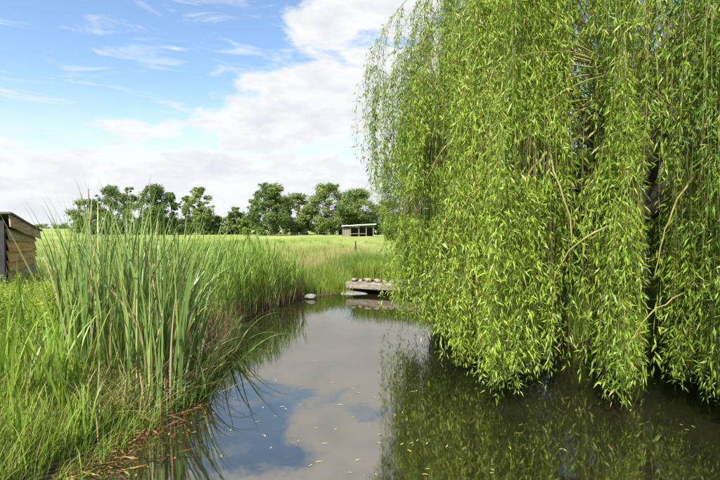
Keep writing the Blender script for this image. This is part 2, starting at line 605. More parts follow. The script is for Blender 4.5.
def leaf_cloud(P, Dr, length, width, roll, droop):
    """narrow willow leaves: base points P, directions Dr; 4 verts and 2 tris each, folded along the midrib"""
    n = len(P)
    up = np.array([0.0, 0.0, 1.0])
    S = np.cross(Dr, np.tile(up, (n, 1)) + rng.normal(0, 0.35, (n, 3)))
    S /= np.linalg.norm(S, axis=1, keepdims=True) + 1e-9
    Nn = np.cross(S, Dr)
    c, s = np.cos(roll)[:, None], np.sin(roll)[:, None]
    S, Nn = S * c + Nn * s, Nn * c - S * s
    Ln, Wd = length[:, None], width[:, None]
    tip = P + Dr * Ln
    tip[:, 2] -= droop * length
    mid = P + Dr * Ln * 0.42
    mid[:, 2] -= 0.2 * droop * length
    a = mid - S * Wd * 0.5 - Nn * Wd * 0.22
    b = mid + S * Wd * 0.5 - Nn * Wd * 0.22
    V = np.stack([P, a, tip, b], 1).reshape(-1, 3)
    i = np.arange(n)[:, None] * 4
    F = np.concatenate([i + np.array([[0, 1, 2]]), i + np.array([[0, 2, 3]])])
    return V, F


def bottom_z(x, y):
    """how low a strand may hang, from where it hangs (world)"""
    px = CX + FPX * x / max(y, 0.5)
    if px < 398:
        return rng.uniform(2.3, 3.5) + (0.5 if px < 378 else 0)
    if y > 9.2 and px < 432:
        return rng.choice([rng.uniform(2.7, 3.6), rng.uniform(0.5, 1.5)], p=[0.62, 0.38])
    return abs(rng.normal(0.0, 0.16)) + 0.04


n_leaf_total = 0
# bays in the foliage where bare twigs and the dark inside show: centre (from photo column, row, distance) and half sizes in metres
HOLES = []
for hx, hy, hd, hw, hh_ in ((522, 160, 7.0, 0.55, 0.34), (672, 235, 6.0, 0.30, 0.75), (640, 190, 6.1, 0.30, 0.25), (578, 335, 6.7, 0.16, 0.85), (545, 378, 6.8, 0.5, 0.12),
                            (492, 145, 7.4, 0.28, 0.3), (608, 62, 6.7, 0.22, 0.5), (655, 60, 6.2, 0.22, 0.7), (455, 250, 8.2, 0.12, 0.9), (560, 240, 6.7, 0.2, 0.6),
                            (405, 203, 9.6, 0.55, 0.32), (420, 208, 9.0, 0.4, 0.25), (500, 60, 7.4, 0.2, 0.5), (705, 170, 5.8, 0.16, 0.7), (440, 150, 8.8, 0.3, 0.3), (470, 300, 7.9, 0.13, 0.8),
                            (620, 300, 6.3, 0.16, 0.7), (690, 330, 5.9, 0.12, 0.8), (430, 60, 9.6, 0.3, 0.35), (522, 300, 7.2, 0.14, 0.8)):
    HOLES.append((np.array([(hx - CX) / FPX * hd, hd, CAM_H - (hy - HY) / FPX * hd]), np.array([hw, 1.15, hh_])))


def hanging_branch(phi, top, nstr, spread, rin=0.0, dens=44, size=1.0, hue=0.0, lift=0.0, zlow=None):
    """one drooping bough: an arching stem from a limb and the strands that fall from it; coordinates relative to willow base"""
    global n_leaf_total
    rr = dome_r(top + WZ) * (1 + 0.035 * math.sin(7 * phi + 2 * top) + 0.03 * math.sin(13 * phi - 1.3 * top)) - rin
    cs, sn = math.cos(phi), math.sin(phi)
    tipp = np.array([cs * rr, sn * rr, top])
    near = LS[np.argsort(((LS - tipp * np.array([0.8, 0.8, 1.0])) ** 2).sum(1))[rng.integers(9)]] + rng.normal(0, 0.02, 3)
    ctrl = near * 0.35 + tipp * 0.65 + np.array([0, 0, 0.7])
    stem = curve_pts(near, ctrl, tipp, 8)
    low_b = abs(rng.normal(0, 0.12)) + lift
    acc = Acc()
    V_, F_ = tube_np(stem, np.linspace(0.014, 0.003, 8), 5)
    acc.add(V_, F_, 1)
    PP, DD, LL, RR_ = [], [], [], []
    tint = rng.normal(0.0, 0.13) + hue
    for q in range(nstr):
        f = rng.uniform(0.45, 1.0)
        i_ = f * 7
        k0 = min(int(i_), 6)
        o = stem[k0] * (1 - (i_ - k0)) + stem[k0 + 1] * (i_ - k0)
        out = rng.uniform(0.05, 0.35) * (0.4 + f)
        side = rng.normal(0, spread)
        dirx = np.array([cs * out - sn * side, sn * out + cs * side, 0.0])
        wx, wy = W0[0] + o[0] + dirx[0], W0[1] + o[1] + dirx[1]
        zb = (bottom_z(wx, wy) if zlow is None else zlow + rng.normal(0, 0.18)) - WZ + low_b * rng.uniform(0.5, 1.2)
        full = o[2] - zb
        if full < 0.4:
            continue
        L = full if (rng.random() < 0.62 and full < 4.5) else min(full, rng.uniform(1.4, 4.4))
        n = max(6, int(L / 0.12))
        s = np.linspace(0, 1, n)
        sl_ = s * L
        fall = 1 - np.exp(-sl_ / 0.30)
        rise = 0.16 * np.exp(-((sl_ - 0.15) / 0.16) ** 2) * rng.uniform(0, 1)
        ph = rng.uniform(0, 6.28, 2)
        sway = np.stack([0.06 * np.sin(sl_ * 1.6 + ph[0]), 0.06 * np.sin(sl_ * 1.3 + ph[1]), 0 * sl_], 1) * s[:, None]
        C = o[None, :] + dirx[None, :] * fall[:, None] + sway
        C[:, 2] = o[2] + rise - sl_
        V_, F_ = tube_np(C[::3] if n > 8 else C, np.linspace(0.0034, 0.0014, len(C[::3] if n > 8 else C)), 3)
        acc.add(V_, F_, 1)
        m_ = int(L * dens * rng.uniform(0.8, 1.2))
        u = rng.uniform(0.02, 1.0, m_)
        idx = u * (n - 1)
        a = np.minimum(idx.astype(int), n - 2)
        fr = (idx - a)[:, None]
        B = C[a] * (1 - fr) + C[a + 1] * fr
        th = rng.uniform(0, 2 * np.pi, m_)
        hr = np.stack([np.cos(th), np.sin(th), rng.uniform(-0.15, 0.25, m_)], 1)
        spl = np.clip(rng.normal(0.85, 0.45, m_), 0.05, 2.0)[:, None]
        # short side shoots carry some of the leaves away from the strand
        B = B + hr * (rng.random(m_) ** 2 * 0.10)[:, None] - np.array([0, 0, 1]) * (rng.random(m_) * 0.03)[:, None]
        D = np.array([[0, 0, -1.0]]) * np.cos(spl) + hr * np.sin(spl)
        D /= np.linalg.norm(D, axis=1, keepdims=True)
        PP.append(B)
        DD.append(D)
        ln = size * rng.uniform(0.055, 0.130, m_) * np.where(u > 0.93, 0.7, 1.0)
        LL.append(ln)
        RR_.append(np.clip(rng.normal(0.45 + tint + rng.normal(0, 0.07), 0.15, m_), 0, 0.92))
    if not PP:
        return None
    PP, DD, LL, RR_ = np.vstack(PP), np.vstack(DD), np.concatenate(LL), np.concatenate(RR_)
    RR_[rng.random(len(RR_)) < 0.008] = 1.0
    keep = np.ones(len(PP), bool)
    for hc, hs_ in HOLES:
        q_ = (((PP + W0 - hc) / hs_) ** 2).sum(1)
        keep &= (q_ > 1.0) | (rng.random(len(PP)) < 0.10 + 0.5 * q_ ** 3)
    PP, DD, LL, RR_ = PP[keep], DD[keep], LL[keep], RR_[keep]
    n = len(PP)
    if n < 20:
        return None
    n_leaf_total += n
    V_, F_ = leaf_cloud(PP, DD, LL, LL * rng.uniform(0.15, 0.21, n), rng.normal(0, 0.7, n), rng.uniform(0.0, 0.45, n))
    acc.add(V_, F_, 0, np.repeat(RR_, 4))
    return acc, W0 + tipp


# the half of the crown towards the camera: dense, in tiers; the far half: thinner
to_cam = math.atan2(-WC[1], -WC[0])
boughs = []
COLS = 2 * math.pi * (np.arange(36) + rng.uniform(-0.3, 0.3, 36)) / 36
for gap in (3.595, 4.039, 4.294):          # seams between the big tresses, where one looks into the dark inside
    for i_ in range(len(COLS)):
        d_ = COLS[i_] - gap
        if abs(d_) < 0.105:
            COLS[i_] = gap + math.copysign(0.105 + 0.3 * abs(d_), d_)
COL_OUT = rng.normal(0, 0.28, 36)          # some columns of boughs stand out, others lie back in their shade
COL_HUE = rng.normal(-0.03, 0.08, 36)
COL_LIFT = np.abs(rng.normal(0, 0.22, 36))
for top in (1.9, 2.7, 3.5, 4.3, 5.1, 5.9, 6.7, 7.4, 8.1, 8.6):
    r_here = float(dome_r(top))
    for rin, step, ns in ((0.0, 0.43, 10), (1.15, 1.5, 7), (2.2, 1.5, 7)):
        if r_here - rin < 0.4:
            continue
        nb = int(2 * math.pi * (r_here - rin) / step)
        for k in range(nb):
            phi = 2 * math.pi * (k + rng.uniform(-0.6, 0.6)) / max(nb, 1) + top
            if rin == 0:
                kc = int(rng.integers(len(COLS)))
                phi = COLS[kc] + rng.normal(0, 0.018)
            dphi = abs((phi - to_cam + math.pi) % (2 * math.pi) - math.pi)
            if dphi > 1.9:
                if rng.random() < (0.25 if top < 5.4 else 0.75):
                    continue
                r_ = hanging_branch(phi, top - WZ + rng.normal(0, 0.3), 9, 0.45, rin + rng.uniform(0, 0.7), dens=13, size=2.3)
            elif rin == 0 and rng.random() < (0.45 if math.atan2(W0[0] + (r_here + 0.1) * math.cos(phi), W0[1] + (r_here + 0.1) * math.sin(phi)) < 0.06 else 0.06):
                continue
            else:
                r_ = hanging_branch(phi, top - WZ + rng.normal(0, 0.40), ns + int(rng.integers(-3, 4)), rng.uniform(0.07, 0.17), rin + abs(rng.normal(0, 0.22)) + (COL_OUT[kc] if rin == 0 else 0), dens=51 if rin == 0 else 20, size=0.98 if rin == 0 else 1.4, hue=COL_HUE[kc] if rin == 0 else -0.05, lift=COL_LIFT[kc] if rin == 0 else 0.15)
            if r_:
                tip_ = r_[1]
                pxb, pyb = CX + FPX * tip_[0] / tip_[1], HY - FPX * (tip_[2] - 0.6 - CAM_H) / tip_[1]
                show = (0 if (rin == 0 and dphi < 1.9 and pxb < 735 and pyb > -40) else 100) + math.hypot(*tip_[:2])
                boughs.append((show, r_[0]))
# low boughs at the left hem, hanging in front of the bridge end
for ph_, tp_, ri_, zl_ in ((2.86, 3.0, 0.35, 0.35), (2.95, 2.6, 0.25, 0.5), (3.03, 2.9, 0.30, 0.75), (2.80, 3.3, 0.1, 0.2), (3.0, 3.2, 0.5, 0.6), (2.9, 3.5, 0.2, 0.4), (3.08, 2.0, 0.30, 0.7)):
    r_ = hanging_branch(ph_, tp_ - WZ, 11, 0.17, ri_, dens=54, hue=0.06, zlow=zl_)
    if r_:
        boughs.append((0.0, r_[0]))
# bare tan branches showing at the face of the curtain
def face_pt(px, py, d):
    return np.array([(px - CX) / FPX * d, d, CAM_H - (py - HY) / FPX * d]) - W0


for pts, r0 in (([(575, 60, 8.2), (552, 110, 7.6), (546, 152, 6.9), (565, 195, 6.6), (572, 250, 6.5)], 0.026), ([(546, 152, 6.9), (520, 185, 6.8), (500, 222, 6.8), (496, 260, 6.9)], 0.020),
                ([(740, 60, 6.2), (716, 100, 5.7), (702, 130, 5.6), (698, 180, 5.6)], 0.020), ([(640, 215, 6.3), (605, 227, 6.1), (570, 247, 6.1), (556, 275, 6.2), (552, 320, 6.3)], 0.014),
                ([(540, 120, 7.8), (500, 165, 7.3), (470, 195, 7.3), (450, 230, 7.5)], 0.016), ([(700, 170, 6.4), (676, 200, 5.9), (662, 235, 5.8), (655, 280, 5.8)], 0.014),
                ([(520, 95, 8.4), (478, 118, 8.0), (440, 150, 8.0), (425, 185, 8.2)], 0.014), ([(690, 290, 6.3), (655, 310, 5.75), (630, 345, 5.75), (625, 380, 5.8)], 0.011)):
    Pc = np.array([face_pt(*q) for q in pts])
    tq = np.linspace(0, len(Pc) - 1, 14)
    Pc = np.stack([np.interp(tq, range(len(Pc)), Pc[:, j]) for j in range(3)], 1)
    Pc[1:-1] = (Pc[:-2] + 2 * Pc[1:-1] + Pc[2:]) / 4
    Pc[1:-1] += rng.normal(0, 0.012, (12, 3))
    V_, F_ = tube_np(Pc, np.linspace(r0, r0 * 0.35, 14), 6)
    link('bare_branch', mesh_np('bare_branch', V_, F_), M['willow_twig'], willow)
# the boughs that show largest are parts of their own, the inner and far ones one mass
boughs.sort(key=lambda q: q[0])
rest = Acc()
for i_, (show, ac) in enumerate(boughs):
    if i_ < 280:
        link('hanging_branch', ac.mesh('hanging_branch'), [M['willow_leaf'], M['willow_twig']], willow)
    else:
        for v_, f_, m_, r_ in zip(ac.V, ac.F, ac.M, ac.Rn):
            rest.V.append(v_)
            rest.F.append(f_ + rest.n)
            rest.M.append(m_)
            rest.Rn.append(r_)
        rest.n += ac.n
tag(link('inner_foliage', rest.mesh('inner_foliage'), [M['willow_leaf'], M['willow_twig']], willow), kind='stuff')
print('willow leaves', n_leaf_total, 'branches', len(willow.children))

# undergrowth below the willow and unseen shrubs behind it, added to block the sky
def later_undergrowth():
    b = scatter(5200, 3.0, 13.0, 5.5, 19.0, lambda x, y: (pond_sd(x, y) > -0.05) & (pond_sd(x, y) < 2.2))
    o = blade_obj('sky_block_grass', 'reed', b, 0.5, 1.25, 0.010, 0.022, 0.25, 0.9, 4)
    tag(o, 'tall grass added under the willow to block reflected sky', 'grass', kind='stuff')
    for i, (x, y, h_, w_, lab) in enumerate(((5.2, 19.5, 4.2, 4.5, 'unseen shrub added behind the willow nearest the bridge, blocking the sky'), (9.2, 18.6, 5.0, 5.5, 'unseen tall shrub added straight behind the willow trunk, blocking the sky'),
                                             (13.4, 16.6, 5.0, 5.5, 'unseen shrub added behind the right side of the willow, blocking the sky'))):
        z = float(ground_z(np.array([x]), np.array([y]))[0])
        t = empty('shrub', (x, y, z))  # hidden shrub, added to darken the gaps in the willow
        tag(t, lab, 'shrub', 'unseen shrubs added behind the willow')
        V_, F_, rn, cen, rad = tree_crown(h_, w_, 0.0, 46, 9000, 0.10, 0.5)
        link('crown', mesh_np('crown', V_, F_, {'rnd': rn}), M['tree_leaf'], t)
        acc = Acc()
        for c in cen[::4]:
            V_, F_ = tube_np(curve_pts(np.array([0, 0, -0.1]), np.array([c[0] * 0.2, c[1] * 0.2, c[2] * 0.6]), c, 5), np.linspace(0.04, 0.008, 5), 5)
            acc.add(V_, F_)
        link('stem', acc.mesh('stem'), M['bark'], t)


# ------------------------------------------------------------------ far trees


def tree_crown(h, w, clear, n_lobe, n_leaf, leaf, openness, flat=0.75):
    """lobes of small leaf faces spread through the crown; returns V,F,rnd and the lobe centres"""
    cz0, cz1 = clear, h
    cen, rad = [], []
    for k in range(n_lobe):
        t = (k + rng.random()) / n_lobe
        z = cz0 + (cz1 - cz0) * t
        env = math.sin(math.pi * min(max(0.10 + 0.83 * t, 0), 1)) ** 0.65
        rmax = w * 0.5 * env
        rl = rng.choice([rng.uniform(0.05, 0.09), rng.uniform(0.10, 0.18)]) * w * (0.65 + 0.5 * env)
        a = rng.uniform(0, 2 * math.pi)
        q = math.sqrt(rng.random()) * max(rmax * rng.uniform(0.85, 1.15) - rl * 0.6, 0.05)
        cen.append((math.cos(a) * q, math.sin(a) * q, min(z, h - rl * 0.6)))
        rad.append(rl)
    cen, rad = np.array(cen), np.array(rad)
    which = rng.choice(n_lobe, n_leaf, p=rad ** 2 / (rad ** 2).sum())
    d = rng.normal(0, 1, (n_leaf, 3))
    d /= np.linalg.norm(d, axis=1, keepdims=True)
    rr = rad[which] * (1 - openness * rng.random(n_leaf)) * rng.uniform(0.75, 1.12, n_leaf)
    P = cen[which] + d * rr[:, None] * np.array([1, 1, flat])
    s = leaf * rng.uniform(0.6, 1.4, n_leaf)
    A = np.cross(d + rng.normal(0, 0.6, (n_leaf, 3)), rng.normal(0, 1, (n_leaf, 3)))
    A /= np.linalg.norm(A, axis=1, keepdims=True) + 1e-9
    B = np.cross(A, d + rng.normal(0, 0.5, (n_leaf, 3)))
    B /= np.linalg.norm(B, axis=1, keepdims=True) + 1e-9
    A *= s[:, None]
    B *= (s * 0.65)[:, None]
    V = np.stack([P - A, P - B * 0.8, P + A, P + B], 1).reshape(-1, 3)
    i = np.arange(n_leaf)[:, None] * 4
    F = np.concatenate([i + np.array([[0, 1, 2]]), i + np.array([[0, 2, 3]])])
    lob = rng.normal(0, 0.14, n_lobe)
    rnd = np.clip(0.5 + lob[which] + rng.normal(0, 0.16, n_leaf), 0, 1)
    return V, F, np.repeat(rnd, 4), cen, rad


def far_tree(name, px, top, wpx, d, label, clear=0.12, lobes=34, leaves=4200, openness=0.8, mat='tree_leaf', leaf=0.30, group='trees at the far edge of the meadow', trunk=True, cat='tree', flat=0.75):
    x = (px - CX) / FPX * d
    zb = float(ground_z(x, d))
    h = CAM_H + (HY - top) / FPX * d - zb
    w = wpx / FPX * d * 1.22
    leaves = int(leaves * 3.1)
    lobes = int(lobes * 1.9)
    leaf = leaf * 0.70
    t = empty(name, (x, d, zb), rng.uniform(0, 6.28))
    tag(t, label, cat, group)
    V_, F_, rn, cen, rad = tree_crown(h, w, h * clear, lobes, leaves, leaf, openness, flat)
    link('crown', mesh_np('crown', V_, F_, {'rnd': rn}), M[mat], t)
    if trunk:
        acc = Acc()
        P = np.array([[0, 0, -0.2], [0.05, 0, h * 0.2], [rng.normal(0, 0.15), 0.1, h * 0.5], [rng.normal(0, 0.2), 0, h * 0.88]])
        V_, F_ = tube_np(P, np.array([0.026, 0.019, 0.013, 0.004]) * h, 7)
        acc.add(V_, F_)
        order = rng.permutation(len(cen))[: max(6, len(cen) // 2)]
        for k in order:
            c = cen[k]
            zs = max(h * 0.12, c[2] - rng.uniform(0.08, 0.2) * h)
            p0 = np.array([0, 0, zs])
            V_, F_ = tube_np(curve_pts(p0, (p0 + c) / 2 + np.array([0, 0, -0.2]), c, 5), np.linspace(0.007, 0.002, 5) * h, 4)
            acc.add(V_, F_)
        link('trunk', acc.mesh('trunk'), M['bark'], t)
    return t


T = far_tree
T('alder_tree', 88, 199, 30, 128, 'airy tree at the left end of the far tree line, behind the cattails', lobes=26, leaves=2600)
T('alder_tree', 111, 185, 30, 134, 'tall pointed tree second from the left end of the far tree line', lobes=30, leaves=3000)
T('alder_tree', 128, 187, 20, 131, 'slim tall tree between the pointed and the wide domed trees, far left', lobes=22, leaves=2000)
T('alder_tree', 155, 184.5, 36, 130, 'wide domed tree in the middle of the far left group', lobes=36, leaves=4200, clear=0.2)
T('alder_tree', 172, 192, 13, 133, 'thin narrow tree right beside the wide domed tree', lobes=18, leaves=1300)
T('alder_tree', 186, 196, 20, 131, 'loose open tree in the right half of the far left group', lobes=20, leaves=1500)
T('alder_tree', 200, 187, 26, 128, 'tall open-crowned tree at the right end of the far left group', lobes=30, leaves=2900)
T('round_bush', 219, 216, 20, 132, 'low dark rounded bush in the gap between the two far tree groups', clear=0.0, lobes=16, leaves=1500, trunk=False, cat='bush', group='low growth along the far meadow edge')
T('alder_tree', 237, 207, 20, 133, 'small grey-green tree in the gap left of the dense tree group', lobes=22, leaves=2000)
T('willow_bush', 246, 217, 16, 124, 'pale light-green bush at the foot of the dense tree group, left end', clear=0.0, lobes=14, leaves=1300, trunk=False, mat='bush_leaf', cat='bush', group='low growth along the far meadow edge')
T('oak_tree', 269, 183.5, 40, 118, 'big spreading tree standing in front at the left end of the dense far group', clear=0.02, lobes=48, leaves=5200)
T('oak_tree', 256, 196, 18, 128, 'leaning side tree left behind the big spreading tree', lobes=20, leaves=1700)
T('oak_tree', 298, 193, 34, 130, 'lower rounded tree right of the big spreading tree', clear=0.04, lobes=38, leaves=4600)
T('oak_tree', 329, 183, 42, 130, 'tallest broad tree of the dense far group, behind the fence', clear=0.04, lobes=50, leaves=6200)
T('oak_tree', 357, 189, 40, 128, 'broad tree right behind the white-roofed field shelter', clear=0.04, lobes=46, leaves=5600)
T('oak_tree', 385, 200, 34, 138, 'tree half hidden behind the left edge of the willow', clear=0.04, lobes=36, leaves=3600)
T('round_bush', 400, 212, 42, 74, 'rounded light green bush right of the field shelter, beside the willow', clear=-0.02, lobes=34, leaves=5200, leaf=0.19, trunk=False, mat='bush_leaf', cat='bush', group='bushes behind the willow')
T('round_bush', 425, 211, 48, 66, 'light green bush mostly hidden behind the willow curtain', clear=-0.02, lobes=34, leaves=4200, leaf=0.19, trunk=False, mat='bush_leaf', cat='bush', group='bushes behind the willow')

# the dark hedge under the trees and, far beyond, the low wooded rise at the horizon
hv, hf, hr, off = [], [], [], 0
for k in range(84):
    px = 78 + 307 * (k + rng.random()) / 84
    d = 138 + rng.uniform(-3, 5)
    V_, F_, rn, _, _ = tree_crown(rng.uniform(3.0, 6.0) + (2.5 if px > 245 else 0), 7.0, 0.0, 10, 620, 0.25, 0.6)
    V_ = V_ + np.array([(px - CX) / FPX * d, d, 0.55])
    hv.append(V_)
    hf.append(F_ + off)
    hr.append(rn)
    off += len(V_)
hedge = link('hedgerow', mesh_np('hedgerow', np.vstack(hv), np.vstack(hf), {'rnd': np.concatenate(hr)}), M['tree_leaf'])
tag(hedge, 'dark low hedgerow running beneath the far trees', 'hedge', kind='stuff')
hv, hf, hr, off = [], [], [], 0
for k in range(150):
    d = rng.uniform(1050, 1250)
    x = -1500 + 1650 * k / 150
    V_, F_, rn, _, _ = tree_crown(rng.uniform(8, 15), 34, 0.0, 6, 120, 2.0, 0.4)
    hv.append(V_ + np.array([x, d, 0]))
    hf.append(F_ + off)
    hr.append(rn)
    off += len(V_)
wood = link('distant_woodland', mesh_np('distant_woodland', np.vstack(hv), np.vstack(hf), {'rnd': np.concatenate(hr)}), M['tree_leaf'])
tag(wood, 'thin strip of distant woodland on the horizon above the shed roof end', 'woodland', kind='stuff')


# ------------------------------------------------------------------ box helper for built things
def bm_box(bm, x0, x1, y0, y1, z0, z1, jit=0.0):
    vs = []
    for x in (x0, x1):
        for y in (y0, y1):
            for z in (z0, z1):
                vs.append(bm.verts.new((x + random.uniform(-jit, jit), y + random.uniform(-jit, jit), z + random.uniform(-jit, jit))))
    for q in ((0, 1, 3, 2), (4, 6, 7, 5), (0, 4, 5, 1), (2, 3, 7, 6), (0, 2, 6, 4), (1, 5, 7, 3)):
        bm.faces.new([vs[i] for i in q])


def box(name, dims, mat, parent, bevel=0.0, jit=0.0):
    bm = bmesh.new()
    bm_box(bm, *dims, jit=jit)
    if bevel:
        bmesh.ops.bevel(bm, geom=bm.edges[:], offset=bevel, segments=1, affect='EDGES')
    return link(name, bm_mesh(name, bm), mat, parent)


# ------------------------------------------------------------------ wooden shed at the left edge
# local x runs along the visible wall away from the camera, local -y is the outside of that wall
A = Vector((-8.9, 12.0))
Bv = Vector((-9.95, 14.6))
L_ = (Bv - A).length
shed = empty('wooden_shed', (A.x, A.y, float(ground_z(A.x, A.y)) - 0.05), math.atan2(Bv.y - A.y, Bv.x - A.x))
tag(shed, 'weathered wooden shed with wavy overlapping boards and sloping roof', 'shed')
SZ = shed.location.z
bounds = [(2.33, 2.19), (2.07, 2.00), (1.78, 1.74), (1.53, 1.53), (1.31, 1.36), (1.05, 1.10), (0.80, 0.86)]


def wavy_board(z1a, z1b, z0a, z0b, length, thick, tilt, amp):
    """board with a waney lower edge, its foot kicked out over the next one"""
    bm = bmesh.new()
    n = 14
    ph = random.uniform(0, 6)
    rows = []
    for i in range(n + 1):
        t = i / n
        zt = z1a + (z1b - z1a) * t
        zb = z0a + (z0b - z0a) * t + amp * (math.sin(ph + 5.2 * t) + 0.5 * math.sin(2.2 * ph + 11 * t))
        x = length * t
        rows.append([bm.verts.new(p) for p in ((x, -0.012, zt), (x, -0.012 - thick, zt), (x, -0.012 - thick - tilt, zb), (x, -0.012 - tilt, zb))])
    for i in range(n):
        for j in range(4):
            bm.faces.new((rows[i][j], rows[i + 1][j], rows[i + 1][(j + 1) % 4], rows[i][(j + 1) % 4]))
    bm.faces.new(rows[0])
    bm.faces.new(rows[-1])
    return bm


for i in range(len(bounds) - 1):
    (ta, tb), (ba, bb) = bounds[i], bounds[i + 1]
    bm = wavy_board(ta - SZ + 0.05, tb - SZ + 0.05, ba - SZ, bb - SZ, L_ - 0.12 + random.uniform(-0.03, 0.06), 0.022, 0.075, 0.016)
    bo = link('board', bm_mesh('board', bm), M['board'] if i not in (0, 4) else M['board_grey'], shed)
    bo.location.x = 0.06
bm = wavy_board(2.73 - SZ, 2.33 - SZ, 2.43 - SZ, 2.05 - SZ, L_ + 0.28, 0.028, 0.02, 0.012)
fb = link('fascia_board', bm_mesh('fascia_board', bm), M['board_grey'], shed)
fb.location = (-0.12, -0.115, 0)
# roof sheet, sloping down away from the camera
bm = bmesh.new()
n = 10
vv = []
for i in range(n + 1):
    t = i / n
    x = -0.2 + (L_ + 0.42) * t
    z = 2.80 - SZ - 0.46 * t + 0.006 * math.sin(9 * t)
    vv.append([bm.verts.new(p) for p in ((x, -0.20, z), (x, 2.5, z), (x, 2.5, z - 0.045), (x, -0.20, z - 0.045))])
for i in range(n):
    for j in range(4):
        bm.faces.new((vv[i][j], vv[i + 1][j], vv[i + 1][(j + 1) % 4], vv[i][(j + 1) % 4]))
bm.faces.new(vv[0])
bm.faces.new(vv[-1])
link('roof', bm_mesh('roof', bm), M['roof_felt'], shed)
box('corner_post', (-0.08, 0.05, -0.03, 0.10, 0, 2.62 - SZ), M['dark_wood'], shed, 0.008)
box('corner_post', (L_ - 0.09, L_ + 0.0, 0.02, 0.12, 0, 2.2 - SZ), M['dark_wood'], shed, 0.008)
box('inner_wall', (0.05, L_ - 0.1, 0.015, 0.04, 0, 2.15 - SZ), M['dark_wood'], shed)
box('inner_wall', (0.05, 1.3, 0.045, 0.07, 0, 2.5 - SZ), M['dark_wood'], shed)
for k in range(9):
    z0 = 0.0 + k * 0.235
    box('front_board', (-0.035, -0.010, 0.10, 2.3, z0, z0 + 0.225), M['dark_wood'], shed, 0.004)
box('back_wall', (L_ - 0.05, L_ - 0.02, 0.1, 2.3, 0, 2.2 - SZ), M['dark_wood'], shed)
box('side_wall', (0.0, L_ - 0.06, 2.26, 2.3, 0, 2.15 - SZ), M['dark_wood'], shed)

# ------------------------------------------------------------------ field shelter
SD = 104.0
sx0, sx1 = (343 - CX) / FPX * SD, (374 - CX) / FPX * SD
wdt = sx1 - sx0
shel = empty('field_shelter', ((sx0 + sx1) / 2, SD, float(ground_z(sx0, SD))), 0.10)
tag(shel, 'open-fronted field shelter with a white sloping roof at the meadow edge', 'shelter')
h = wdt / 2
bm = bmesh.new()
n = 28
vv = []
for i in range(n + 1):
    x = -h - 0.25 + (wdt + 0.7) * i / n
    zt = 2.35 + 0.40 * i / n + (0.02 if i % 2 else 0)
    vv.append([bm.verts.new(p) for p in ((x, -0.7, zt + 0.02), (x, 3.4, zt - 0.15), (x, 3.4, zt - 0.21), (x, -0.7, zt - 0.16))])
for i in range(n):
    for j in range(4):
        bm.faces.new((vv[i][j], vv[i + 1][j], vv[i + 1][(j + 1) % 4], vv[i][(j + 1) % 4]))
bm.faces.new(vv[0])
bm.faces.new(vv[-1])
link('roof', bm_mesh('roof', bm), M['white_metal'], shel)
for fx in (-0.98, -0.52, 0.02, 0.50, 0.97):
    zt = 2.20 + 0.40 * (fx * 0.5 + 0.5)
    box('post', (fx * h - 0.09, fx * h + 0.09, -0.1, 0.08, -0.1, zt), M['post'], shel, 0.01)
box('back_wall', (-h, h, 3.0, 3.08, -0.1, 1.95), M['dark_wood'], shel)
box('side_wall', (-h + 0.02, -h + 0.08, 0.12, 2.98, -0.1, 1.98), M['post'], shel)
box('side_wall', (h - 0.08, h - 0.02, 0.12, 2.98, -0.1, 2.4), M['post'], shel)
box('front_panel', (-h + 0.12, -h * 0.56, -0.03, 0.03, -0.1, 1.85), M['post'], shel)
box('rail', (-h * 0.5, h * 0.45, -0.16, -0.11, 0.55, 0.68), M['post'], shel)

# ------------------------------------------------------------------ pasture fence before the trees, and the lone marker post
fence = empty('pasture_fence', ((240 - CX) / FPX * 115, 115, float(ground_z(-28.0, 115.0))))
tag(fence, 'thin post and wire fence in front of the far trees', 'fence')
fx0 = fence.location.x
nxp = 11
for k in range(nxp):
    x = k * 2.35
    box('post', (x - 0.06, x + 0.06, -0.06, 0.06, -0.2, 0.95 + random.uniform(-0.08, 0.08)), M['post'], fence, 0.01)
for zz_ in (0.4, 0.82):
    V_, F_ = tube_np(np.array([[x, -0.072, zz_ + random.uniform(-0.02, 0.02)] for x in np.linspace(0, (nxp - 1) * 2.35, nxp)]), np.full(nxp, 0.004), 4)
    link('wire', mesh_np('wire', V_, F_), M['wire'], fence)
mx_, my_ = at(355.5, 254, 0.55)
mp_ = empty('marker_post', (mx_, my_, float(ground_z(mx_, my_))))
tag(mp_, 'short dark post standing alone in the meadow above the footbridge', 'post')
bm = bmesh.new()
bmesh.ops.create_cone(bm, cap_ends=True, segments=8, radius1=0.05, radius2=0.045, depth=0.95, matrix=Matrix.Translation((0, 0, 0.40)))
link('shaft', bm_mesh('shaft', bm), M['dark_wood'], mp_)
bm = bmesh.new()
bmesh.ops.create_cone(bm, cap_ends=True, segments=8, radius1=0.06, radius2=0.03, depth=0.08, matrix=Matrix.Translation((0, 0, 0.91)))
link('cap', bm_mesh('cap', bm), M['dark_wood'], mp_)

# ------------------------------------------------------------------ slab bridge over the outflow, with its row of stones
bridge = empty('slab_bridge', (-0.52, 17.6, 0.0), math.atan2(-1.35, 3.4))
tag(bridge, 'low concrete slab bridge across the far end of the pond', 'bridge')
bm = bmesh.new()
n = 16
vv = []
for i in range(n + 1):
    x = 3.9 * i / n
    j_ = lambda s=0.012: random.uniform(-s, s)
    vv.append([bm.verts.new(p) for p in ((x, j_(), 0.415 + j_()), (x, 1.7, 0.42), (x, 1.7, 0.17), (x, 0.03 + j_(), 0.17 + j_()), (x, j_(), 0.20 + j_()), (x, -0.012 + j_(), 0.385 + j_()))])
for i in range(n):
    for j in range(6):
        bm.faces.new((vv[i][j], vv[i + 1][j], vv[i + 1][(j + 1) % 6], vv[i][(j + 1) % 6]))
bm.faces.new(vv[0])
bm.faces.new(vv[-1])
link('deck_slab', bm_mesh('deck_slab', bm), M['concrete'], bridge)
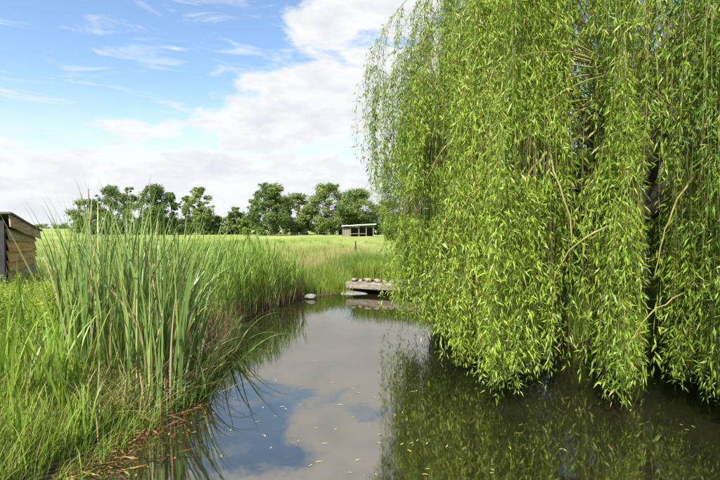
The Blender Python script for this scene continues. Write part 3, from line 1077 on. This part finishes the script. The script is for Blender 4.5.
box('abutment', (-0.25, 0.28, 0.35, 1.6, -0.6, 0.166), M['pale_concrete'], bridge, 0.02, 0.015)
box('abutment', (3.45, 3.9, 0.15, 1.6, -0.6, 0.166), M['concrete'], bridge, 0.02, 0.015)
box('dark_backing', (0.1, 3.9, 1.45, 1.65, -0.7, 0.168), M['dark_wood'], bridge)  # dark wall added to stand in for the shade under the slab
box('soil_fill', (0.05, 3.9, 0.42, 1.68, 0.425, 0.56), M['soil'], bridge, 0.05, 0.03)


def rough_stone(name, sx, sy, sz, mat, seed):
    bm = bmesh.new()
    bmesh.ops.create_icosphere(bm, subdivisions=2, radius=0.5)
    rs = random.Random(seed)
    cuts = [Vector((rs.gauss(0, 1), rs.gauss(0, 1), rs.gauss(0, 1))).normalized() for _ in range(14)]
    for v in bm.verts:
        p = v.co.copy()
        for c in cuts:
            d = p.dot(c)
            if d > 0.31:
                p -= c * (d - 0.31)
        p += Vector((rs.gauss(0, 0.012), rs.gauss(0, 0.012), rs.gauss(0, 0.012)))
        v.co = Vector((p.x * sx * 1.25, p.y * sy * 1.25, p.z * sz * 1.25))
    return bm_mesh(name, bm, False)


ux = Vector((3.4, -1.35)).normalized()
uy = Vector((-ux.y, ux.x))
sz_k = 0.85
places = ['first stone from the left end of the bridge row', 'second stone from the left end of the bridge row', 'third stone from the left end of the bridge row',
          'fourth stone from the left end of the bridge row', 'fifth stone from the left end of the bridge row', 'sixth stone from the left of the bridge row, by the willow strands',
          'seventh stone of the bridge row, behind the willow strands', 'eighth stone of the bridge row, deep behind the willow strands', 'right end stone of the bridge row, hidden in the willow']
tone = ['tan rough', 'small brown', 'large flat tan', 'broad pale brown', 'small grey-tan', 'low brown', 'tan angular', 'flat pale', 'brown blocky']
sizes = [(0.30, 0.26, 0.20), (0.22, 0.22, 0.15), (0.42, 0.28, 0.22), (0.36, 0.28, 0.18), (0.24, 0.22, 0.16), (0.34, 0.25, 0.15), (0.36, 0.3, 0.2), (0.34, 0.3, 0.14), (0.40, 0.3, 0.2)]
pos = 0.10
for i, (p_, tn, sz_) in enumerate(zip(places, tone, sizes)):
    sz_ = tuple(q * sz_k for q in sz_)
    pos += sz_[0] / 2
    xy = Vector((-0.52, 17.6)) + ux * pos + uy * (0.21 + random.uniform(-0.02, 0.03))
    s_ = link('stone', rough_stone('stone', *sz_, M['stone'], 10 + i), M['stone'], None, (xy.x, xy.y, 0.405 + sz_[2] * 0.46))
    s_.rotation_euler = (random.uniform(-0.1, 0.1), random.uniform(-0.1, 0.1), math.atan2(ux.y, ux.x) + random.uniform(-0.2, 0.2))
    tag(s_, tn + ' ' + p_.replace('stone ', 'stone, ', 1) if False else f'{tn} rock, {p_}', 'rock', 'rocks laid along the bridge edge')
    pos += sz_[0] / 2 + random.uniform(0.0, 0.05)
# pale slabs at the waterline
bm = bmesh.new()
prof = [(0.0, 0.0), (0.55, -0.06), (1.05, -0.05), (1.35, 0.12), (1.2, 0.6), (0.5, 0.75), (0.05, 0.6)]
for zlo in (0,):
    topv = [bm.verts.new((x, y, 0.05 + 0.30 * y + 0.03 * math.sin(4 * x))) for x, y in prof]
    botv = [bm.verts.new((x, y, -0.25)) for x, y in prof]
    bm.faces.new(topv)
    bm.faces.new(botv[::-1])
    for i in range(len(prof)):
        j = (i + 1) % len(prof)
        bm.faces.new((topv[i], botv[i], botv[j], topv[j]))
ap = link('concrete_apron', bm_mesh('concrete_apron', bm), M['pale_concrete'], None, (-0.70, 17.25, -0.03))
ap.scale = (0.72, 0.7, 0.5)
tag(ap, 'pale concrete apron sloping into the water under the left end of the bridge', 'concrete slab')
sx_, sy_ = at(311, 297, 0.08)
st = link('bank_stone', rough_stone('bank_stone', 0.42, 0.26, 0.17, M['pale_concrete'], 77), M['pale_concrete'], None, (sx_, sy_ + 0.1, 0.09))
tag(st, 'pale grey stone at the waterline between the reeds and the bridge', 'rock')


# ------------------------------------------------------------------ reeds on the far left bank (uncountable mass)
def blade_obj(name, mat, base, h_lo, h_hi, w_lo, w_hi, lean, bend, segs=4, az=None, rnd=None, parent=None, power=1.6):
    n = len(base)
    azm = rng.uniform(0, 2 * np.pi, n) if az is None else az
    hh = rng.uniform(h_lo, h_hi, n) if np.isscalar(h_lo) else h_lo
    V_, F_, idx = blades_np(base, hh, azm, np.abs(rng.normal(0, lean, n)), np.abs(rng.normal(bend, bend * 0.5, n)), rng.uniform(w_lo, w_hi, n), segs, rng.uniform(-1.5, 1.5, n), power)
    rn = np.clip(rng.normal(0.45, 0.2, n), 0, 1) if rnd is None else rnd
    return link(name, mesh_np(name, V_, F_, {'rnd': rn[idx]}), M[mat], parent)


def scatter(n, x0, x1, y0, y1, test):
    x = rng.uniform(x0, x1, n * 6)
    y = rng.uniform(y0, y1, n * 6)
    k = test(x, y)
    x, y = x[k][:n], y[k][:n]
    return np.stack([x, y, ground_z(x, y) - 0.02], 1)


def tilt_to_water(b):
    """azimuth towards the nearest open water"""
    e = 0.1
    gx_ = pond_sd(b[:, 0] + e, b[:, 1]) - pond_sd(b[:, 0] - e, b[:, 1])
    gy_ = pond_sd(b[:, 0], b[:, 1] + e) - pond_sd(b[:, 0], b[:, 1] - e)
    return np.arctan2(-gy_, -gx_)


later_undergrowth()
# stems with leaves: several blades per stem spring at different heights
rb = scatter(620, -6.4, -1.9, 11.2, 17.0, lambda x, y: (pond_sd(x, y) > -0.30) & (pond_sd(x, y) < 1.5) & (rng.random(len(x)) < np.clip(1.15 - 0.4 * pond_sd(x, y), 0.15, 1)))
rb[:, 2] = np.maximum(rb[:, 2], -0.3)
nR = len(rb)
hstem = rng.uniform(0.95, 1.72, nR) * np.where(rb[:, 0] > -2.6, 0.85, 1.0)
st_lean = np.abs(rng.normal(0, 0.09, nR))
st_az = rng.uniform(0, 2 * np.pi, nR)
bl, bh_, baz, bln, bbn, bw = [], [], [], [], [], []
for k in range(8):
    f = 0.12 + 0.85 * (k + rng.random(nR)) / 8
    off_ = np.stack([np.sin(st_lean) * np.cos(st_az), np.sin(st_lean) * np.sin(st_az), np.cos(st_lean)], 1) * (hstem * f)[:, None]
    bl.append(rb + off_)
    bh_.append(rng.uniform(0.30, 0.62, nR))
    baz.append(rng.uniform(0, 2 * np.pi, nR))
    bln.append(rng.uniform(0.15, 0.55, nR))
    bbn.append(rng.uniform(0.3, 1.4, nR))
    bw.append(rng.uniform(0.013, 0.024, nR))
bl = np.vstack(bl)
V_, F_, idx = blades_np(bl, np.concatenate(bh_), np.concatenate(baz), np.concatenate(bln), np.concatenate(bbn), np.concatenate(bw), 4, rng.uniform(-0.8, 0.8, len(bl)))
rn = np.clip(rng.normal(0.45, 0.2, len(bl)), 0, 1)
V2, F2, idx2 = blades_np(rb, hstem, st_az, st_lean, np.full(nR, 0.08), np.full(nR, 0.010), 3, np.zeros(nR), 1.6, 0.5)
rn2 = np.clip(rng.normal(0.55, 0.2, nR), 0, 1)
acc = Acc()
acc.add(V_, F_, 0, rn[idx])
acc.add(V2, F2, 0, rn2[idx2])
ro = link('reed_bed', acc.mesh('reed_bed'), M['reed'])
tag(ro, 'dense bed of green reeds along the far left water edge', 'reeds', kind='stuff')
db = scatter(520, -6.0, -1.9, 11.2, 17.0, lambda x, y: (pond_sd(x, y) > -0.40) & (pond_sd(x, y) < 0.35))
db[:, 2] = np.maximum(db[:, 2], -0.2)
o = blade_obj('dead_reed_stems', 'straw', db, 0.4, 0.95, 0.008, 0.016, 0.18, 0.25, 3)
tag(o, 'brown dead reed stems at the waterline of the reed bed', 'dead reeds', kind='stuff')

# ------------------------------------------------------------------ meadow and bank grasses
vis = lambda x, y: (np.abs(x) < 0.80 * y + 2.0)


def dfall(n, y0, y1, p, xl=-0.82, xr=0.35):
    y = y0 + (y1 - y0) * rng.random(n) ** p
    x = rng.uniform(xl, xr, n) * y + rng.uniform(-1, 1, n)
    k = pond_sd(x, y) > 0.45
    x, y = x[k], y[k]
    return np.stack([x, y, ground_z(x, y) - 0.01], 1)


# tussocky: keep more blades where a patch function is high
def patchy(b, s, keep):
    f = np.sin(b[:, 0] * s + 1.7 * np.sin(b[:, 1] * s * 0.6)) * np.cos(b[:, 1] * s * 0.8 + 1.1 * np.sin(b[:, 0] * s * 0.5))
    return b[rng.random(len(b)) < keep + (1 - keep) * (f * 0.5 + 0.5)]


b = patchy(dfall(72000, 15.0, 75.0, 1.6), 1.1, 0.45)
dist = b[:, 1]
hh = rng.uniform(0.14, 0.34, len(b)) * np.interp(dist, [15, 22, 40, 75], [1.3, 1.0, 0.7, 0.55])
V_, F_, idx = blades_np(b, hh, rng.uniform(0, 6.283, len(b)), np.abs(rng.normal(0, 0.25, len(b))), np.abs(rng.normal(0.6, 0.3, len(b))), rng.uniform(0.006, 0.012, len(b)) * np.interp(dist, [15, 75], [1, 3.0]), 2, rng.uniform(-1, 1, len(b)))
o = link('meadow_grass', mesh_np('meadow_grass', V_, F_, {'rnd': np.clip(rng.normal(0.5, 0.2, len(b)), 0, 0.93)[idx]}), M['meadow'])
tag(o, 'bright yellow-green grass of the open meadow', 'grass', kind='stuff')
# dry flowering grass heads, pinkish tan, near the bridge
b = patchy(dfall(7500, 17.6, 42.0, 1.5, -0.19, 0.03), 0.9, 0.15)
V_, F_, idx = blades_np(b, rng.uniform(0.35, 0.66, len(b)), rng.uniform(0, 6.283, len(b)), np.abs(rng.normal(0, 0.15, len(b))), np.abs(rng.normal(0.3, 0.2, len(b))), rng.uniform(0.005, 0.011, len(b)), 3, None, 1.6, 0.6)
o = link('seeding_grass', mesh_np('seeding_grass', V_, F_, {'rnd': rng.random(len(b))[idx]}), M['straw'])
tag(o, 'tan seeding grass stalks in the meadow left of the bridge', 'grass', kind='stuff')

# tall grass tufts on the bank by the bridge and behind it
b1_ = scatter(4200, -2.9, 0.0, 16.4, 20.5, lambda x, y: (pond_sd(x, y) > -0.06) & (pond_sd(x, y) < 1.8))
xx = rng.uniform(0.02, 3.8, 4200)
yy = 0.40 + 1.26 * rng.random(4200) ** 1.4
b2_ = np.stack([-0.52 + ux.x * xx + uy.x * yy, 17.6 + ux.y * xx + uy.y * yy, np.full(4200, 0.52)], 1)
b3_ = scatter(3000, -0.3, 4.5, 18.5, 23, lambda x, y: pond_sd(x, y) > 0.2)
b5_ = np.stack([rng.normal(-0.75, 0.22, 500), rng.normal(17.75, 0.22, 500), np.zeros(500)], 1)
b5_[:, 2] = np.maximum(ground_z(b5_[:, 0], b5_[:, 1]), 0.0)
b1_ = np.vstack([b1_, b5_])
b = np.vstack([b1_, b2_, b3_])
hh = np.concatenate([rng.uniform(0.22, 0.62, len(b1_)), rng.uniform(0.35, 0.8, len(b2_)), rng.uniform(0.35, 0.75, len(b3_))])
o = blade_obj('bank_grass', 'grass', b, hh, None, 0.008, 0.017, 0.2, 0.8, 4)
tag(o, 'tall green grass on the bank around the bridge', 'grass', kind='stuff')

# darker clump of nettles and rushes behind the bridge
b = np.stack([rng.normal(0.35, 0.75, 2600), rng.normal(21.5, 0.9, 2600), np.zeros(2600)], 1)
b[:, 2] = ground_z(b[:, 0], b[:, 1])
o = blade_obj('rush_clump', 'reed', b, 0.45, 0.95, 0.010, 0.020, 0.16, 0.7, 4, rnd=np.clip(rng.normal(0.2, 0.15, len(b)), 0, 1))
tag(o, 'darker green rushes in the tall grass behind the bridge', 'rushes', kind='stuff')
# coarse tussocks scattered through the meadow
tb = dfall(420, 19.0, 70.0, 1.3)
tb = np.repeat(tb, 26, axis=0)
tb[:, :2] += rng.normal(0, 0.22, (len(tb), 2))
o = blade_obj('meadow_tussocks', 'grass', tb, 0.25, 0.6, 0.012, 0.026, 0.2, 0.8, 3, rnd=np.clip(np.repeat(rng.normal(0.25, 0.2, len(tb) // 26), 26) + rng.normal(0, 0.1, len(tb)), 0, 1))
tag(o, 'coarse darker tussocks scattered over the meadow', 'grass', kind='stuff')

# long grass on the near left bank, running back behind the cattails
b = scatter(14500, -9.0, -2.4, 2.9, 9.0, lambda x, y: (pond_sd(x, y) > -0.02) & vis(x, y) & (rng.random(len(x)) < np.clip(1.3 - 0.13 * y, 0.1, 1)))
o = blade_obj('near_bank_grass', 'grass', b, rng.uniform(0.24, 0.66, len(b)) * np.interp(b[:, 1], [4.6, 5.4, 8.5], [1.15, 0.85, 0.75]), None, 0.006, 0.014, 0.25, 0.95, 4, rnd=np.clip(rng.normal(0.64, 0.2, len(b)), 0, 0.97))
tag(o, 'long bright grass on the near left bank', 'grass', kind='stuff')
b = scatter(9000, -13, -2.9, 8.0, 16.0, lambda x, y: (pond_sd(x, y) > 0.1) & vis(x, y))
o = blade_obj('rough_grass', 'grass', b, 0.35, 0.95, 0.008, 0.016, 0.22, 0.8, 4)
tag(o, 'rough tall grass between the shed and the reed bed', 'grass', kind='stuff')
b = scatter(450, -9.0, -2.4, 2.9, 9.5, lambda x, y: (pond_sd(x, y) > -0.15) & vis(x, y))
o = blade_obj('dry_grass', 'straw', b, 0.3, 0.8, 0.004, 0.009, 0.35, 0.9, 4)
tag(o, 'dry straw-coloured grass stems among the near bank plants', 'dry grass', kind='stuff')
# low trailing growth along the waterline
b = scatter(2000, -4.0, -1.9, 4.0, 11.5, lambda x, y: (pond_sd(x, y) > -0.45) & (pond_sd(x, y) < 0.35))
b[:, 2] = np.maximum(b[:, 2], -0.02)
o = blade_obj('waterline_grass', 'reed', b, 0.2, 0.5, 0.005, 0.011, 0.35, 1.2, 4, az=tilt_to_water(b) + rng.normal(0, 0.9, len(b)))
tag(o, 'low trailing grass hanging over the left waterline', 'grass', kind='stuff')

b = scatter(800, -4.4, -1.9, 5.6, 10.5, lambda x, y: (pond_sd(x, y) > -0.35) & (pond_sd(x, y) < 0.45))
b[:, 2] = np.maximum(b[:, 2], 0.0) + rng.uniform(0, 0.25, len(b))
V_, F_, idx = blades_np(b, rng.uniform(0.3, 1.0, len(b)), rng.uniform(0, 6.283, len(b)), rng.uniform(0.5, 1.45, len(b)), rng.normal(0.2, 0.5, len(b)), rng.uniform(0.006, 0.018, len(b)), 5, rng.uniform(-1, 1, len(b)))
V_[:, 2] = np.maximum(V_[:, 2], 0.008)
o = link('broken_stems', mesh_np('broken_stems', V_, F_, {'rnd': np.clip(rng.normal(0.35, 0.25, len(b)), 0, 1)[idx]}), M['straw'])
tag(o, 'brown broken and fallen stems at the foot of the cattails', 'dead stems', kind='stuff')

# ------------------------------------------------------------------ cattails: each plant a thing, each leaf a part
def leaf_meshes(prefix, n, width, bend_lo, bend_hi, segs=9, power=2.0):
    out = []
    for k in range(n):
        bend = bend_lo + (bend_hi - bend_lo) * k / max(n - 1, 1)
        V_, F_, idx = blades_np(np.zeros((1, 3)), np.array([1.0]), np.array([0.0]), np.array([0.02]), np.array([bend]), np.array([width]), segs, np.array([rng.uniform(-0.9, 0.9)]), power)
        # shallow trough across the leaf: real leaves are not flat
        me = mesh_np(prefix, V_, F_, {'rnd': np.full(len(V_), 0.5)})
        out.append(me)
    return out


cat_up = leaf_meshes('cattail_leaf', 6, 0.0145, 0.05, 0.70)
cat_arch = leaf_meshes('cattail_leaf', 4, 0.015, 1.1, 2.0, 11, 1.7)
for me in cat_up + cat_arch:
    me.materials.append(M['cattail'])
dead_up = [m_.copy() for m_ in cat_up[2:5]] + [m_.copy() for m_ in cat_arch[:2]]
for me in dead_up:
    me.materials.clear()
    me.materials.append(M['straw'])


def clump(name, loc, n_leaf, h, meshes, label, cat, group, spread=0.06, lean=0.12, az0=None, az_sd=3.0, dead=0.0, leafname='leaf', dead_meshes=dead_up, tilt0=0.0):
    t = empty(name, loc)
    tag(t, label, cat, group)
    for k in range(n_leaf):
        isdead = rng.random() < dead
        me = (dead_meshes if isdead else meshes)[rng.integers(len(dead_meshes if isdead else meshes))]
        o = bpy.data.objects.new('dead_leaf' if isdead else leafname, me)
        col.objects.link(o)
        o.parent = t
        a = rng.uniform(0, 2 * math.pi) if az0 is None else az0 + rng.normal(0, az_sd)
        hk = h * rng.uniform(0.68, 1.04) * (0.75 if isdead else 1.0)
        o.scale = (hk, hk * rng.uniform(0.8, 1.15) * (1.6 / max(h, 0.5) if h < 1.6 else 1), hk)
        o.location = (rng.normal(0, spread), rng.normal(0, spread), 0)
        o.rotation_euler = (0, tilt0 + abs(rng.normal(0, lean)), a)
    return t


cat_spots = []
for k in range(80):
    for _ in range(80):
        y = rng.uniform(6.1, 10.2)
        x = (rng.uniform(60, 196) - CX) / FPX * y
        s = float(pond_sd(np.array([x]), np.array([y]))[0])
        px = CX + FPX * x / y
        if -0.42 < s < 2.3 and 62 < px < (205 if y > 8 else 175) and all((x - a) ** 2 + (y - b_) ** 2 > 0.022 for a, b_ in cat_spots):
            cat_spots.append((x, y))
            break
CLAB = ['tall upright cattail in the left part of the dense stand, around the dry stalk', 'tall upright cattail in the middle of the dense stand', 'cattail leaning towards the water in the right part of the dense stand']
for (x, y) in cat_spots:
    px = CX + FPX * x / y
    z = max(float(ground_z(np.array([x]), np.array([y]))[0]), -0.25)
    topz = CAM_H + (HY - np.interp(px, [60, 85, 120, 160, 185, 225], [226, 202, 206, 214, 240, 285]) + rng.normal(0, 7)) / FPX * y
    right = px > 155
    clump('cattail_plant', (x, y, z), int(rng.integers(7, 11)), topz - z + 0.27, cat_up if (not right or rng.random() < 0.45) else cat_up[3:] + cat_arch[:2],
          CLAB[0 if px < 105 else 1 if px < 150 else 2], 'cattail', 'cattails in the dense left stand', 0.05, 0.14 if not right else 0.24,
          None if not right else -0.2, 1.2, dead=0.16)
# single plants one can point to
clump('cattail_plant', (-2.62, 6.12, -0.1), 6, 1.75, cat_up[:3], 'cattail with thick pale-green stems standing foremost in the shallow brown water', 'cattail', None, 0.035, 0.05)
clump('cattail_plant', (-2.92, 6.0, -0.05), 6, 1.55, cat_up[:3], 'short cattail with upright stems left of the foremost one in the shallows', 'cattail', None, 0.04, 0.07)
clump('cattail_plant', (-2.52, 9.3, -0.15), 9, 1.75, cat_up[3:] + cat_arch[:2], 'cattail leaning far right over open water in front of the reed bed', 'cattail', None, 0.06, 0.18, -0.1, 0.5, tilt0=0.30)
clump('cattail_plant', (-2.35, 8.3, -0.2), 8, 1.5, cat_up[3:] + cat_arch[:2], 'low cattail bending right over the pond at the edge of the stand', 'cattail', None, 0.06, 0.2, -0.15, 0.5, tilt0=0.45)
# drooping sedge over the water
clump('sedge_plant', (-2.28, 6.75, -0.05), 17, 1.15, cat_arch, 'drooping pale sedge arching its leaves down onto the water', 'sedge', None, 0.07, 0.35, -0.6, 1.1, dead=0.08)
clump('sedge_plant', (-2.55, 7.6, 0.0), 13, 1.0, cat_arch, 'smaller arching sedge behind the drooping pale one at the water edge', 'sedge', None, 0.08, 0.35, -0.2, 1.2, dead=0.15)
for i_, (x, y, hh_, lab) in enumerate(((-2.45, 7.15, 1.25, 'arching sedge between the two drooping ones at the water edge'), (-2.6, 8.2, 1.1, 'arching sedge below the right-leaning cattails'),
                                       (-2.75, 9.2, 1.2, 'sedge at the far right corner of the cattail stand'), (-2.85, 6.35, 1.0, 'sedge arching between the two foremost cattails'),
                                       (-2.95, 10.2, 1.2, 'rearmost sedge, in front of the reed bed'), (-2.5, 6.3, 0.95, 'low sedge right of the foremost cattail over the brown leaves'),
                                       (-2.95, 7.3, 1.3, 'tall sedge at the foot of the cattails, middle of the stand'), (-3.1, 5.5, 0.8, 'small sedge at the near waterline by the long grass'))):
    z = max(float(ground_z(np.array([x]), np.array([y]))[0]), -0.1)
    clump('sedge_plant', (x, y, z), 15, hh_, cat_arch + cat_up[4:], lab, 'sedge', None, 0.09, 0.38, -0.3, 1.5, dead=0.25)
# dry stalk with a frayed top, the highest thing in the stand
sx_, sy_ = (90 - CX) / FPX * 6.9, 6.9
ds = empty('dry_stalk', (sx_, sy_, float(ground_z(np.array([sx_]), np.array([sy_]))[0])))
tag(ds, 'tall straw-coloured dry stalk with frayed top rising highest above the cattails', 'dry stalk')
P = np.array([[0, 0, -0.05], [0.0, 0, 0.7], [0.02, 0, 1.4], [0.0, 0, 2.0], [-0.02, 0.01, 2.45]])
V_, F_ = tube_np(P, [0.013, 0.012, 0.011, 0.009, 0.006], 6)
link('stem', mesh_np('stem', V_, F_, {'rnd': np.full(len(V_), 0.8)}), M['straw'], ds)
for k in range(5):
    o = bpy.data.objects.new('dead_leaf', dead_up[k % 3])
    col.objects.link(o)
    o.parent = ds
    o.location = (0, 0, 1.0 + 0.25 * k)
    o.scale = (0.9, 1.2, 0.9)
    o.rotation_euler = (0, rng.uniform(0.03, 0.22), rng.uniform(0, 6.28))
o = bpy.data.objects.new('leaf_tip', cat_up[0])
col.objects.link(o)
o.parent = ds
o.location = (-0.03, 0.02, 1.5)
o.scale = (1.22, 1.1, 1.22)

# broad-bladed iris clumps, bright green, on the bank
iris_l = leaf_meshes('iris_leaf', 6, 0.023, 0.15, 1.3, 8, 2.2)
for me in iris_l:
    me.materials.append(M['iris'])
irs = [(28, 400, 1.15, 13, 'broad bright-green iris clump at the left bank below the shed'), (52, 395, 1.25, 14, 'tall iris clump with a bent yellowing leaf beside the cattails'),
       (10, 372, 1.0, 10, 'low iris clump just behind the one cut by the left edge'), (70, 385, 1.15, 10, 'iris clump between the cattail stand and the long grass'),
       (40, 365, 1.2, 11, 'iris clump standing behind the tall one, in front of the weeds'), (20, 430, 1.0, 9, 'iris clump nearest the camera, in the long grass at the left edge'), (4, 402, 1.2, 12, 'iris clump cut by the left picture edge'), (60, 372, 1.25, 11, 'slender iris clump against the left side of the cattails'), (22, 350, 1.3, 11, 'rearmost iris clump, in front of the shed boards'),
       (84, 408, 0.85, 8, 'small iris clump at the water edge by the foremost cattails')]
for px, py, hh_, nl, lab in irs:
    hh_ *= 1.12
    nl = int(nl * 1.3)
    x, y = at(px, py, 0.45)
    clump('iris_plant', (x, y, float(ground_z(np.array([x]), np.array([y]))[0]) - 0.02), nl, hh_, iris_l, lab, 'iris', 'iris clumps on the left bank', 0.09, 0.16, leafname='leaf', dead=0.06)


# leafy weeds by the shed
def weed(x, y, h, label):
    z = float(ground_z(np.array([x]), np.array([y]))[0])
    t = empty('leafy_weed', (x, y, z), rng.uniform(0, 6.28))
    tag(t, label, 'weed', 'leafy weeds in front of the shed')
    for s in range(int(rng.integers(4, 7))):
        a = rng.uniform(0, 6.28)
        r0 = rng.uniform(0, 0.16)
        hs = h * rng.uniform(0.7, 1.05)
        p0 = np.array([math.cos(a) * r0, math.sin(a) * r0, -0.03])
        p2 = p0 + np.array([math.cos(a) * hs * 0.2, math.sin(a) * hs * 0.2, hs])
        C = curve_pts(p0, p0 + np.array([0, 0, hs * 0.5]), p2, 7)
        V_, F_ = tube_np(C, np.linspace(0.007, 0.003, 7), 4)
        acc = Acc()
        acc.add(V_, F_, 0, 0.4)
        n = int(hs * 62)
        u = 0.15 + 0.85 * rng.random(n) ** 0.8
        i_ = u * 6
        k0 = np.minimum(i_.astype(int), 5)
        Bp = C[k0] * (1 - (i_ - k0))[:, None] + C[k0 + 1] * (i_ - k0)[:, None]
        th = rng.uniform(0, 6.28, n)
        D = np.stack([np.cos(th), np.sin(th), rng.uniform(-0.1, 0.8, n)], 1)
        D /= np.linalg.norm(D, axis=1, keepdims=True)
        ln = rng.uniform(0.07, 0.15, n) * (1.15 - 0.5 * u)
        V_, F_ = leaf_cloud(Bp, D, ln, ln * 0.34, rng.normal(0, 0.4, n), rng.uniform(0.1, 0.5, n))
        acc.add(V_, F_, 0, np.repeat(np.clip(rng.normal(0.5, 0.2, n), 0, 1), 4))
        link('stem', acc.mesh('weed_stem'), M['weed'], t)


wd = 0
for _ in range(400):
    y = rng.uniform(6.8, 12.0)
    x = (rng.uniform(-14, 68) - CX) / FPX * y
    if float(pond_sd(np.array([x]), np.array([y]))[0]) < 1.2:
        continue
    if Vector((x, y)).length < 0 or (x < -8.6 and y > 11.5):
        continue
    weed(x, y, rng.uniform(0.75, 1.15) * np.interp(y, [7, 9, 12], [1.0, 0.85, 0.6]), 'bright lime-green leafy weed in the thicket in front of the shed')
    wd += 1
    if wd >= 46:
        break

# ------------------------------------------------------------------ things afloat
def float_leaf_mesh(name, curl):
    t = np.linspace(0, 1, 6)
    w = np.sin(np.pi * np.clip(t * 0.96 + 0.02, 0, 1)) ** 0.8 * 0.085
    c = np.stack([t - 0.5, curl * (t - 0.5) ** 2, 0.02 * np.sin(3 * t) ** 2], 1)
    V_ = np.stack([c - np.stack([0 * t, w, 0 * t], 1), c + np.stack([0 * t, w, 0 * t], 1)], 1).reshape(-1, 3)
    i0 = np.arange(5) * 2
    F_ = np.concatenate([np.stack([i0, i0 + 2, i0 + 3], 1), np.stack([i0, i0 + 3, i0 + 1], 1)])
    return mesh_np(name, V_, F_, {'rnd': np.full(len(V_), 0.5)})


flm = [float_leaf_mesh('floating_leaf', c) for c in (-0.5, 0.0, 0.3, 0.7)]
for me in flm:
    me.materials.append(M['yellow_leaf'])
nfl = 0
for _ in range(900):
    py = rng.uniform(312, 479)
    px = rng.uniform(205, 719) if rng.random() < 0.75 else rng.uniform(250, 420)
    x, y = at(px, py, 0.0)
    if float(pond_sd(np.array([x]), np.array([y]))[0]) > -0.3:
        continue
    s = rng.uniform(0.04, 0.08)
    o = bpy.data.objects.new('floating_leaf', flm[rng.integers(4)])
    col.objects.link(o)
    o.location = (x, y, 0.004)
    o.scale = (s, s, s)
    o.rotation_euler = (0, 0, rng.uniform(0, 6.28))
    tag(o, 'small yellow willow leaf floating on the open pond water', 'leaf', 'yellow willow leaves floating on the pond')
    nfl += 1
    if nfl >= 75:
        break

# brown rotting leaves and stems drifting at the left waterline
b = []
while len(b) < 2300:
    px, py = rng.uniform(40, 240), rng.uniform(385, 485)
    x, y = at(px, py, 0.0)
    s = float(pond_sd(np.array([x]), np.array([y]))[0])
    if -1.3 < s < 0.12 and rng.random() < math.exp(-((s + 0.15) / (0.5 if y < 6.2 else 0.28)) ** 2) and y < 7.6:
        b.append((x, y, 0.006 + 0.02 * rng.random() + max(0, s * 0.6)))
b = np.array(b)
n = len(b)
a = rng.uniform(0, 6.28, n)
D = np.stack([np.cos(a), np.sin(a), rng.normal(0, 0.10, n)], 1)
ln = rng.uniform(0.02, 0.065, n) * np.where(rng.random(n) < 0.12, 4.0, 1.0)
V_, F_ = leaf_cloud(b, D, ln, np.minimum(ln * rng.uniform(0.12, 0.4, n), 0.022), rng.normal(0, 0.3, n), np.zeros(n))
V_[:, 2] = np.maximum(V_[:, 2], 0.004)
o = link('leaf_litter', mesh_np('leaf_litter', V_, F_, {'rnd': np.repeat(np.clip(rng.normal(0.45, 0.25, n), 0, 1), 4)}), M['litter'])
tag(o, 'brown and orange rotting leaves drifting at the near left waterline', 'leaf litter', kind='stuff')

print('objects', len(scene.objects), 'tris', sum(len(me.polygons) for me in bpy.data.meshes))
